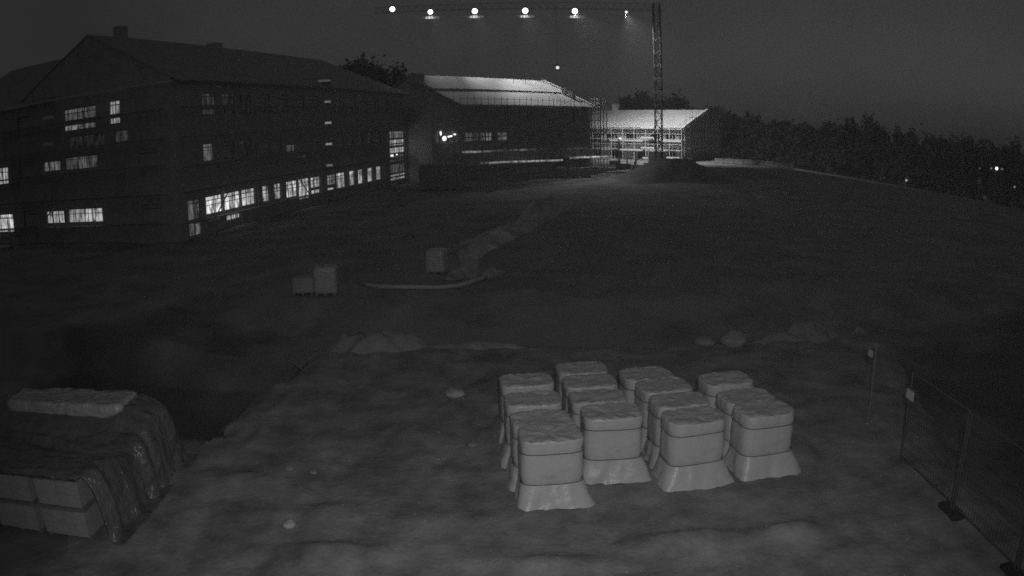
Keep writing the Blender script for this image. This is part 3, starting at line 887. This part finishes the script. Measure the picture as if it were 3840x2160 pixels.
def cover_z(x, y):
    prof = [(10.2, 1.24), (10.4, 1.30), (10.9, 1.33), (11.3, 1.25), (11.7, 1.13), (12.2, 1.13), (12.6, 1.22), (12.95, 1.36), (13.3, 1.40), (13.9, 1.40), (14.6, 1.3)]
    z = prof[-1][1]
    for (a, za), (b, zb) in zip(prof, prof[1:]):
        if a <= y <= b:
            z = za + (zb - za) * sm((y - a) / (b - a)); break
    z += 0.04 * noise.fractal(Vector((x * 0.45 + 3, y * 2.2, 1.0)), 1.0, 2.0, 4) + 0.022 * noise.noise(Vector((x * 0.4, y * 9, 4))) * sm((11.6 - y) / 0.5)
    fold = y - (12.02 - 0.19 * (x + 9.3))               # one long fold runs across the sagging middle
    z += 0.15 * math.exp(-(fold / 0.08) ** 2) * sm((x + 11.3) / 0.7) * sm((-7.9 - x) / 0.6)
    xr = -7.42 + 0.10 * noise.noise(Vector((y * 2.2, 7, 2))) + 0.12 * sm((y - 11.2) / 1.0)
    z += 0.16 * sm((y - 12.4) / 0.6) * math.exp(-((x + 7.75) / 0.3) ** 2)
    rg = lambda k_, o_: 1 - 2.2 * abs(noise.noise(Vector((x * k_ + 0.4 * y * k_, y * k_ - 0.5 * x * k_, o_))))      # sharp creases
    z += 0.018 * rg(1.7, 2.0) + 0.010 * rg(4.1, 5.0)
    t_ = max(0.0, min(1.0, (x - xr - 0.1 * noise.noise(Vector((y * 3.3, x, 6.5)))) / 0.42 + 0.25))
    f = (1 - t_ ** 3.2) ** 0.55                         # a bulging shoulder, then nearly straight down
    f *= 1 - sm((y - 13.9) / 0.4)
    z = 0.02 + (z - 0.02) * f + (1 - f) * f * (0.2 * noise.fractal(Vector((x * 3, y * 1.7, 8)), 1.0, 2.0, 5) + 0.16 * rg(2.3, 9.0))
    return max(z, 0.03)


wb = thing('wrapped_load', 'long pale wrapped load behind the block pallets at lower left, glints along its edge', 'load', (-9.45, 13.48, pad_z(-7.6, 13.0)), RAD(1.5))
mb = MB(); n_ = 96
lv_ = [(0.05, 0.0), (1.2, 0.0), (1.38, 0.01), (1.46, 0.015), (1.54, 0.0), (1.585, -0.02), (1.6, -0.05), (1.59, -0.16)]
for (z, off) in lv_:
    for i_ in range(n_):
        a = 2 * math.pi * i_ / n_; c, s_ = math.cos(a), math.sin(a)
        k_ = (abs(c / (1.55 + off)) ** 16 + abs(s_ / (0.48 + off)) ** 16) ** (-1 / 16)
        q = Vector((c * k_, s_ * k_, z))
        d_ = noise.fractal(Vector((q.x * 3.2, q.y * 3.2, z * 3)), 1.0, 2.0, 4)
        mb.v.append((q.x + c * d_ * 0.03, q.y + s_ * d_ * 0.05, z + d_ * 0.035))
for j in range(len(lv_) - 1):
    for i_ in range(n_):
        a, b = j * n_ + i_, j * n_ + (i_ + 1) % n_
        mb.f.append((a, b, b + n_, a + n_))
mb.f.append(tuple((len(lv_) - 1) * n_ + i_ for i_ in range(n_)))
mb.build('wrapping', M['wrap'], wb, True)
for x in (-1.2, 0, 1.2): slab('runner', wb, x - 0.06, x + 0.06, -0.44, 0.44, -0.06, 0.045, 'wood')

cxs = [-12.4 + 0.055 * i for i in range(78)] + [-8.11 + 0.028 * i for i in range(48)]
cys = [10.33 + 0.042 * i for i in range(98)]
mb = MB(); nx = len(cxs)
for j, y in enumerate(cys):
    for x in cxs:
        xx = x + 0.03 * noise.noise(Vector((y * 5, x * 2, 3))) * sm((x + 7.6) / 0.4)
        mb.v.append((xx, y, pad_z(-7.2, 11.5) + cover_z(x, y)))
for j in range(len(cys) - 1):
    for i_ in range(nx - 1):
        a = j * nx + i_
        if cys[j] < 10.36 and cxs[i_] > -7.42: continue
        mb.f.append((a, a + 1, a + nx + 1, a + nx))
hem = len(mb.v)                                     # front hem hangs a little way down the blocks
hem_x = [k for k, x in enumerate(cxs) if x < -7.44]
for k in hem_x:
    x = cxs[k]; a = mb.v[k]
    mb.v.append((a[0], a[1] - 0.02, a[2] - 0.07 - 0.03 * noise.noise(Vector((x * 3, 1, 5)))))
for k in range(len(hem_x) - 1):
    mb.f.append((hem_x[k], hem + k, hem + k + 1, hem_x[k + 1]))
cv = mb.build('plastic_sheet', M['sheet'], None, True)
tag(cv, 'glossy dark plastic sheet draped over the block pallets at lower left', 'plastic sheet')
so = cv.modifiers.new('thickness', 'SOLIDIFY'); so.thickness = 0.006

# ------------------------------------------------------------------ things lying about the pad and the yard
lump('stone', 'pale flat stone lying on the open pad left of the pallets', 'stone', -1.49, 18.37, 0.26, 0.45, 'stone', 3)
lump('stone', 'small bright stone on the bare pad towards the lower left', 'stone', -4.0, 11.6, 0.13, 0.6, 'stone', 5)
for q, (x, y, rr) in enumerate(((-4.6, 13.9, 0.12), (-4.05, 13.75, 0.09), (-0.9, 15.2, 0.13), (-1.6, 14.6, 0.07))):
    lump('clod', ('clod of earth on the pad, biggest of the two lower left', 'small clod beside a bigger one on the lower left pad', 'flat clod on the pad just left of the pallet block', 'tiny clod on the pad left of the front pallet')[q], 'clod', x, y, rr, 0.4, 'earth', 11 + q, 'clods on the pad')
gv = MB()                                           # loose gravel scattered over the pad
for k in range(1800):
    y = 8.2 + 14 * rnd.random() ** 1.3; x = rnd.uniform(-7.2, 9)
    if pad_inside(x, y) < 0.1: continue
    rr = rnd.uniform(0.012, 0.035) * (1.6 if rnd.random() < 0.06 else 1); z = pad_z(x, y); k0 = len(gv.v); a = rnd.random() * 6
    for t in range(4):
        gv.v.append((x + rr * math.cos(a + t * 1.57) * rnd.uniform(.7, 1.2), y + rr * math.sin(a + t * 1.57) * rnd.uniform(.7, 1.2), z - 0.01))
    gv.v.append((x, y, z + rr * rnd.uniform(0.5, 0.9)))
    for t in range(4): gv.f.append((k0 + t, k0 + (t + 1) % 4, k0 + 4))
tag(gv.build('gravel', M['gravel']), 'loose gravel and crumbs of earth scattered on the pad', 'gravel', kind='stuff')

dirt_pile('dirt_pile', 'low earth mound at the back left corner of the pad', -4.2, 23.1, 2.9, 1.7, 0.85, 'earth', seed=2)
dirt_pile('dirt_pile', 'broad low earth bank spreading right of the corner mound', -1.2, 22.9, 2.4, 0.7, 0.26, 'earth', seed=4)
dirt_pile('dirt_pile', 'long rubble bank right of the round boulders behind the pallets', 8.6, 23.0, 1.7, 0.6, 0.42, 'earth', seed=6)
dirt_pile('dirt_pile', 'higher rubble heap at the right end of the bank behind the pallets', 10.3, 24.4, 1.8, 1.4, 0.9, 'earth', seed=8)
dirt_pile('dirt_pile', 'small heap beyond the rubble heap near the fence end', 12.0, 23.8, 0.8, 0.6, 0.5, 'earth', seed=9)
lump('boulder', 'round pale boulder behind the third row of pallets', 'boulder', 6.82, 22.3, 0.44, 0.6, 'earth', 21)
lump('boulder', 'dimmer boulder just left of the round pale boulder', 'boulder', 5.95, 22.6, 0.36, 0.45, 'earth', 22)
dirt_pile('dirt_pile', 'pale spoil ridge on the right edge of the pit', -1.05, 35.2, 2.6, 0.34, 0.38, 'sand', seed=14, rz=RAD(75), rough=0.6)
bank = [(-2.75, 33.6, .35, .3), (-2.5, 36.0, .45, .5), (-2.2, 39.0, .5, .4), (-1.9, 42.0, 1.0, .55), (-1.5, 44.6, 1.3, .75), (-0.5, 47.0, 1.2, .8), (0.5, 49.4, 1.0, .6), (1.3, 53.0, 0.9, .7), (2.2, 57.0, 1.5, 1.2), (3.0, 60.5, 1.7, 1.3), (3.6, 63.0, 1.0, .5)]
mb = MB(); NS, NC = 130, 15
for i_ in range(NS):
    t_ = i_ / (NS - 1) * (len(bank) - 1); k_ = min(int(t_), len(bank) - 2); f_ = sm(t_ - k_)
    bx_, by_, bw_, bh_ = [bank[k_][q] + (bank[k_ + 1][q] - bank[k_][q]) * f_ for q in range(4)]
    dx_, dy_ = bank[k_ + 1][0] - bank[k_][0], bank[k_ + 1][1] - bank[k_][1]; dl = math.hypot(dx_, dy_)
    end = min(1.0, i_ / 6, (NS - 1 - i_) / 6)
    for c_ in range(NC):
        q = c_ / (NC - 1) * 2 - 1
        wv = bw_ * (1 + 0.35 * noise.noise(Vector((i_ * 0.11, q, 2.2))))
        px, py = bx_ + dy_ / dl * q * wv, by_ - dx_ / dl * q * wv
        hh = 0.75 * bh_ * end * max(0.0, 1 - abs(q) ** 1.4) * (1 + 0.5 * noise.fractal(Vector((px * 1.3, py * 1.0, 5)), 0.8, 2.0, 6))
        mb.v.append((px, py, terr(px, py) + hh - 0.06 * abs(q) ** 3))
for i_ in range(NS - 1):
    for c_ in range(NC - 1):
        a = i_ * NC + c_
        mb.f.append((a, a + 1, a + NC + 1, a + NC))
tag(mb.build('spoil_bank', M['sand'], None, True), 'long rough pale spoil bank running from the pit back to a heap', 'dirt pile')
tag(MB().tube([(0.75, 51.2, 0.35), (1.15, 53.8, 0.5), (1.75, 57.2, 0.75)], 0.28, 8).build('pipe', M['hose'], None, True), 'pale pipe lying against the far end of the spoil bank', 'pipe')
dirt_pile('dirt_pile', 'big dark earth mound in front of the crane foot', 20.3, 94.0, 7.6, 8.0, 2.5, 'dark_earth', seed=18, rough=0.22)
dirt_pile('dirt_pile', 'lower dark earth mound spreading right of the big mound', 30.0, 100.0, 9.0, 6.0, 1.1, 'dark_earth', seed=19, rough=0.22)
hp = [(-6.5, 32.6), (-6.0, 32.1), (-5.5, 31.8), (-4.46, 31.48), (-3.8, 31.42), (-3.11, 31.44), (-2.31, 31.84), (-1.83, 32.37), (-1.4, 33.3), (-1.15, 34.0)]
tag(MB().tube([(x, y, terr(x, y) + 0.1) for x, y in hp], 0.09, 8).build('hose', M['hose'], None, True), 'pale hose curving along the ground in front of the pit', 'hose')


def bundle(label, x, y, sx, sy, h, rz, mat='wrap'):
    b_ = thing('wrapped_bundle', label, 'bundle', (x, y, terr(x, y)), rz, None)
    mb = MB(); n = 40; lv = [(0.1, 0), (0.14, 0.02), (h * 0.35, 0.0), (h * 0.7, 0.01), (h - 0.1, 0.0), (h - 0.02, -0.04), (h, -0.12)]
    for (z, off) in lv:
        for i_ in range(n):
            a = 2 * math.pi * i_ / n; c, s_ = math.cos(a), math.sin(a)
            k_ = (abs(c / (sx / 2 + off)) ** 7 + abs(s_ / (sy / 2 + off)) ** 7) ** (-1 / 7)
            k_ += 0.03 * noise.noise(Vector((c * 3 + x, s_ * 3 + y, z * 4)))
            mb.v.append((c * k_, s_ * k_, z + 0.03 * noise.noise(Vector((c * 2, s_ * 2, x + z)))))
    for j in range(len(lv) - 1):
        for i_ in range(n):
            a, b = j * n + i_, j * n + (i_ + 1) % n
            mb.f.append((a, b, b + n, a + n))
    mb.f.append(tuple((len(lv) - 1) * n + i_ for i_ in range(n)))
    mb.build('wrapping', M[mat], b_, True)
    for dx in (-0.4, 0, 0.4): slab('runner', b_, dx * sx - 0.05, dx * sx + 0.05, -sy / 2, sy / 2, 0, 0.1, 'wood')
    return b_


bundle('taller wrapped bundle of the two standing left in the yard', -7.75, 31.1, 0.95, 1.0, 1.2, 0.1)
bundle('lower wrapped bundle left of the taller one in the yard', -8.72, 31.1, 0.95, 0.9, 0.72, 0.05, 'concrete')
bundle('wrapped bundle standing alone beside the pit', -3.45, 35.2, 0.9, 0.9, 1.1, -0.2)

for lab, x0, x1, z0_, z1_, lvs in (('dim string of site lights along the upper scaffold lift of the floodlit building', -30.5, -3.2, 3.6, 3.26, (0.15, 0.15, 0.09, 0.03, 0.03, 0.055, 0.09, 0.03, 0.014, 0.014, 0.008, 0.014, 0.03, 0.055, 0.03)),
                                 ('bright string of site lights along the lower scaffold lift of the floodlit building', -27.2, -9.85, 2.1, 1.67, (0.055, 0.15, 0.15, 0.15, 0.25, 0.25, 0.25, 0.25, 0.15, 0.25, 0.25)),
                                 ('short bright string of site lights at the corner before the low building', -7.9, 3.5, 1.94, 1.78, (0.15, 0.25, 0.36, 0.25, 0.36, 0.36, 0.25, 0.15))):
    w_ = thing('light_string', lab, 'light string', (12.9, 118.7, 0), RAD(50.3), 'strings of site lights')
    bar('cable', w_, (x0, -1.2, z0_ + 0.16), (x1, -1.2, z1_ + 0.16), 0.02, 'frame')
    for i_, lv in enumerate(lvs):
        a = x0 + (x1 - x0) * i_ / len(lvs); b = x0 + (x1 - x0) * (i_ + 1) / len(lvs) - 0.1
        zz_ = z0_ + (z1_ - z0_) * (i_ + 0.5) / len(lvs) + rnd.uniform(-0.03, 0.03)
        MB().tube([(a, -1.2, zz_), (b, -1.2, zz_)], 0.13, 6).build('light_tube', G[lv], w_, True)

# containers and materials in front of the floodlit building
ct = thing('site_container', 'dim site container beside the glazed stairwell', 'container', (-7.6, 83.3, 0), RAD(2))
MB().box(-2.1, 2.1, -1.2, 1.2, 0.12, 2.7).build('body', M['container'], ct)
for i_ in range(18): slab('rib', ct, -2.05 + i_ * 0.236, -1.95 + i_ * 0.236, -1.25, -1.202, 0.2, 2.6, 'container')
MB().box(1.0, 1.8, -1.275, -1.252, 0.2, 2.25).build('door', M['container'], ct)
for x in (-2.0, 2.0): MB().box(x - 0.1, x + 0.1, -1.15, 1.15, 0.0, 0.118).build('skid', M['steel'], ct)


def stack(label, x, y, sx, sy, n, t, rz, mat='deck'):
    s_ = thing('board_stack', label, 'board stack', (x, y, terr(x, y)), rz)
    for d in (-0.35, 0.35): slab('bearer', s_, d * sx - 0.05, d * sx + 0.05, -sy / 2, sy / 2, 0, 0.1, 'wood')
    for i_ in range(n):
        slab('board', s_, -sx / 2 + rnd.uniform(-.04, .04), sx / 2 + rnd.uniform(-.04, .04), -sy / 2, sy / 2, 0.1 + i_ * t + 0.003, 0.1 + (i_ + 1) * t - 0.003, mat)
    return s_


stack('low pale board stack leftmost among the materials before the lit building', 8.4, 110, 2.2, 1.4, 4, 0.14, 0.2)
stack('pale board stack at the right of the materials before the lit building', 11.2, 117, 2.0, 1.2, 5, 0.16, -0.1)
stack('small bright board stack nearest among the lit materials', 8.3, 104, 0.9, 0.8, 5, 0.18, 0.4)
stack('small pale board stack between the materials and the lamp mast', 11.0, 104, 1.0, 0.9, 5, 0.18, 0.1)
stack('flat stack of boards left below the scaffolded low building', 17.2, 126, 1.8, 1.0, 4, 0.16, 0.0)
for q, (x, y, lab) in enumerate(((6.6, 99.0, 'dim bagged bundle farthest left of the lit materials'), (8.1, 97.5, 'dim bagged bundle left of the dark gap before the materials'), (9.6, 98.0, 'dim bagged bundle right of the dark gap before the materials'))):
    bundle(lab, x, y, 1.2, 1.1, 1.3, 0.1 * q, 'concrete')
cs = thing('concrete_slab', 'pale concrete slab lit by the floodlights below the low building', 'slab', (14.6, 108.0, terr(14.6, 108)), RAD(6))
for i_ in range(4):
    for j in range(2):
        slab('slab_bay', cs, -3.3 + i_ * 1.62, -1.7 + i_ * 1.62, -2.2 + j * 2.1, -0.12 + j * 2.1, -0.1, 0.25, 'concrete')
lmst = thing('lighting_mast', 'pole with a small lit lamp standing on a pale box before the low building', 'lamp mast', (16.3, 114.0, 0.0))
MB().box(-0.5, 1.6, -0.7, 0.7, 0.0, 0.9).build('box', M['concrete'], lmst)
bar('pole', lmst, (-0.1, 0, 0.9), (-0.1, 0, 4.7), 0.14, 'trim')
lm = from_mesh('bulb', bulb_me, lmst, (0.05, -0.25, 4.65)); lm.scale = (0.36, 0.36, 0.2)
for k_, (x0, x1, zt_, lab) in enumerate(((18.5, 19.5, 2.5, 'pale thick plank leaning steeply, right of the pair by the lamp mast'), (17.4, 17.9, 1.7, 'thinner plank leaning left of the thick one by the lamp mast'))):
    o = bar('leaning_plank', None, (x0, 114.5, 0.05), (x1, 117.0, zt_), 0.2 if k_ == 0 else 0.1, 'trim', 4)
    tag(o, lab, 'plank')
for q in range(8):
    x, y = 37.0 + q * 1.62, 133.4 - q * 0.83
    b_ = thing('barrier_block', 'concrete barrier block, %s in the line right of the low building' % ('first', 'second', 'third', 'fourth', 'fifth', 'sixth', 'seventh', 'last')[q], 'barrier', (x, y, terr(x, y)), RAD(-27), 'barrier line right of the low building')
    mb = MB()
    pr_ = [(-0.3, 0), (0.3, 0), (0.3, 0.25), (0.14, 0.45), (0.11, 0.95), (-0.11, 0.95), (-0.14, 0.45), (-0.3, 0.25)]
    for xx in (-0.85, 0.85): mb.v += [(xx, a, b) for a, b in pr_]
    for i_ in range(8): mb.f.append((i_, (i_ + 1) % 8, 8 + (i_ + 1) % 8, 8 + i_))
    mb.f += [tuple(range(8))[::-1], tuple(range(8, 16))]
    mb.build('body', M['dark_deck'], b_)

# ------------------------------------------------------------------ site fence on the right
fy = [20.25, 17.9, 15.55, 13.2, 10.85, 8.5, 6.15]
for k in range(3, 6):
    y1, y0 = fy[k], fy[k + 1]
    x1 = 8.0 + max(0, y1 - 14) * 0.12; x0 = 8.0 + max(0, y0 - 14) * 0.12
    L_ = math.hypot(x1 - x0, y1 - y0)
    p = thing('fence_panel', 'dark wire site fence panel right of the pallets, %s of the row' % ('farthest', 'middle', 'nearest')[k - 3], 'fence', (x0, y0, pad_z(x0, y0) + 0.01), math.atan2(y1 - y0, x1 - x0), 'site fence panels along the right edge')
    bar('post', p, (0.04, 0, 0), (0.04, 0, 2.02), 0.022, 'strap'); bar('post', p, (L_ - 0.05, 0, 0), (L_ - 0.05, 0, 2.02), 0.022, 'strap')
    for z in (0.18, 2.0): bar('rail', p, (0.04, 0, z), (L_ - 0.05, 0, z), 0.018, 'strap')
    for i_ in range(1, 24): bar('wire', p, (L_ * i_ / 24, 0.0, 0.18), (L_ * i_ / 24, 0.0, 2.0), 0.004, 'net', 4)
    for i_ in range(1, 8): bar('wire', p, (0.04, 0.008, 0.18 + 0.228 * i_), (L_ - 0.05, 0.008, 0.18 + 0.228 * i_), 0.004, 'net', 4)
    slab('foot', p, -0.32, 0.3, -0.14, 0.14, -0.02, 0.09, 'net')
for (y, z, sz_, lab) in ((13.05, 1.46, 0.2, 'small white plate hung high on the fence right of the pallets'), (15.4, 1.66, 0.15, 'tiny pale plate on the lone post beyond the fence')):
    xx = 8.0 + max(0, y - 14) * 0.12
    o = tag(MB().box(-0.012, 0.0, -sz_ * 0.75, sz_ * 0.75, 0, sz_).build('sign_plate', M['plate'], None, False, (xx - 0.06, y, z)), lab, 'sign')

mp_ = thing('marker_post', 'lone thin post with a tiny plate beyond the end of the fence', 'post', (8.25, 15.4, pad_z(8.25, 15.4)))
bar('post', mp_, (0, 0, 0), (0, 0, 2.0), 0.014, 'wood'); bar('foot', mp_, (0, 0, -0.02), (0, 0, 0.05), 0.07, 'wood', 10)

# ------------------------------------------------------------------ trees
def leaf_cloud(mb, c, rx, ry, rz_, n, s0, s1, sd):
    """leaf faces spread through clumps of an uneven crown"""
    rr = random.Random(sd)
    clumps = []
    for _ in range(max(6, n // 90)):
        d = Vector((rr.gauss(0, 1), rr.gauss(0, 1), rr.gauss(0, 1))).normalized() * rr.uniform(0.45, 1.0)
        clumps.append((Vector((c[0] + d.x * rx, c[1] + d.y * ry, c[2] + d.z * rz_)), rr.uniform(0.18, 0.38)))
    for _ in range(n):
        p, k_ = rr.choice(clumps)
        q = p + Vector((rr.gauss(0, rx * k_ * .6), rr.gauss(0, ry * k_ * .6), rr.gauss(0, rz_ * k_ * .6)))
        s_ = rr.uniform(s0, s1)
        a = Vector((rr.gauss(0, 1), rr.gauss(0, 1), rr.gauss(0, 1))).normalized(); b = a.orthogonal().normalized()
        k0 = len(mb.v)
        mb.v += [tuple(q + a * s_), tuple(q + b * s_ * .7), tuple(q - a * s_), tuple(q - b * s_ * .7)]
        mb.f.append((k0, k0 + 1, k0 + 2, k0 + 3))


def tree(label, x, y, ztop, rx, sd, n=5200, leaf=(0.3, 0.75)):
    zb = terr(x, y); h = ztop - zb
    t = thing('tree', label, 'tree', (x, y, zb), 0)
    tr = MB(); pts = [(0, 0, -0.3), (0.1, 0.05, h * 0.3), (-0.1, 0.1, h * 0.6), (0.05, 0, h * 0.85)]
    for (a, b), r_ in zip(zip(pts, pts[1:]), (0.38, 0.26, 0.14)): tr.tube([a, b], r_, 7)
    rr = random.Random(sd)
    for _ in range(7):
        z = h * rr.uniform(0.3, 0.7); a = rr.random() * 6.28
        tr.tube([(0, 0, z), (math.cos(a) * rx * .4, math.sin(a) * rx * .4, z + h * .12), (math.cos(a) * rx * .7, math.sin(a) * rx * .7, z + h * .2)], 0.09, 5)
    tr.build('trunk', M['bark'], t, True)
    mb = MB(); leaf_cloud(mb, (0, 0, h * 0.62), rx * .8, rx * .8, h * 0.34, n, leaf[0], leaf[1], sd)
    mb.build('crown', M['foliage'], t)
    return t


tree('dark tree behind the long roof end, leftmost of the group', -39.5, 176, 22.0, 7.5, 31)
tree('dark tree showing above the long roof end, tallest of the group', -32.5, 175, 23.4, 7.5, 32)
tree('dark tree left of the floodlit roof, lower than its neighbours', -24.0, 176, 20.6, 7.0, 33)
tree('broad dark tree behind the low building, left of the crane mast', 33.5, 196, 14.6, 7.0, 34)
tree('broad dark tree behind the low building, right of the crane mast', 43.0, 200, 14.4, 7.5, 35)
tree('lower dark tree right of the low building gable', 52.0, 198, 11.4, 6.0, 36)
wd = MB()                                           # far wood that reads as one dark band
line = [(50, 11.0), (58.4, 10.3), (65.7, 8.9), (77.4, 8.3), (89.6, 7.9), (98.5, 9.0), (109.2, 8.4), (120.4, 6.4), (138.5, 6.8), (159.7, 5.2), (200, 4.5), (300, 3)]
x = 46.0
kk = 0
while x < 270:
    for (a, za), (b, zb) in zip(line, line[1:]):
        if a <= x <= b: zt_ = za + (zb - za) * (x - a) / (b - a)
    y = 200 + rnd.uniform(-6, 8)
    zt_ += rnd.uniform(-1.3, 0.5)
    zg = terr(x, y); h = zt_ - zg
    leaf_cloud(wd, (x, y, zg + h * 0.58), 4.2, 4.2, h * 0.45, 1500, 0.35, 0.95, 100 + kk)
    leaf_cloud(wd, (x + 2, y + 7, zg + h * 0.5), 5, 5, h * 0.45, 900, 0.5, 1.3, 400 + kk)
    wd.tube([(x, y, zg - 0.5), (x, y, zg + h * 0.7)], 0.3, 5)
    leaf_cloud(wd, (x, y - 4, zg + 2.5), 4, 3, 3.0, 500, 0.4, 1.0, 700 + kk)
    x += rnd.uniform(3.0, 4.6); kk += 1
tag(wd.build('woodland', M['foliage']), 'far dark wood along the right skyline', 'woodland', kind='stuff')

# ------------------------------------------------------------------ far street lamps, lower right of the skyline
for (x, y, z, rr_, lv, lab) in ((85.2, 150, -3.15, 0.34, 0.36, 'lone dim street lamp left of the far lamp group on the right'), (105.8, 150, 0.32, 0.26, 0.09, 'faint leftmost street lamp of the far group on the right'),
                                (109.3, 150, 0.45, 0.3, 0.15, 'dim street lamp left of the brightest one in the far group'), (111.0, 150, 0.5, 0.5, 1.0, 'brightest street lamp of the far group on the right'),
                                (112.7, 150, 0.45, 0.3, 0.15, 'dim street lamp right of the brightest one in the far group'), (117.0, 150, -3.5, 0.3, 0.25, 'dim street lamp close to the right frame edge')):
    zg = terr(x, y)
    l_ = thing('street_lamp', lab, 'street lamp', (x, y, zg), 0, 'far street lamps')
    bar('pole', l_, (0, 0.3, -0.2), (0, 0.3, z - zg + 0.3), 0.07, 'steel')
    bar('arm', l_, (0, 0.3, z - zg + 0.3), (0, 0, z - zg + 0.3), 0.05, 'steel')
    key = min(G, key=lambda q: abs(q - lv))
    mb = MB(); disc(mb, (0, -0.1, z - zg), rr_ * 0.75, -0.1, 0.1, 14); mb.build('lamp_head', G[key] if lv < 0.9 else bulb_me.materials[0], l_)

# ------------------------------------------------------------------ thin haze added to lift the dark tones
hz = MB().box(-380, 460, -80, 560, -75, 31).build('haze', M['net'])
tag(hz, kind='stuff')
hm = bpy.data.materials.new('added_haze'); hm.use_nodes = True
t = hm.node_tree; t.nodes.clear()
pv = t.nodes.new('ShaderNodeVolumePrincipled')
pv.inputs['Color'].default_value = (0.9, 0.9, 0.9, 1)
pv.inputs['Density'].default_value = 0.0006
ho = t.nodes.new('ShaderNodeOutputMaterial'); t.links.new(pv.outputs[0], ho.inputs['Volume'])
hz.data.materials.clear(); hz.data.materials.append(hm)
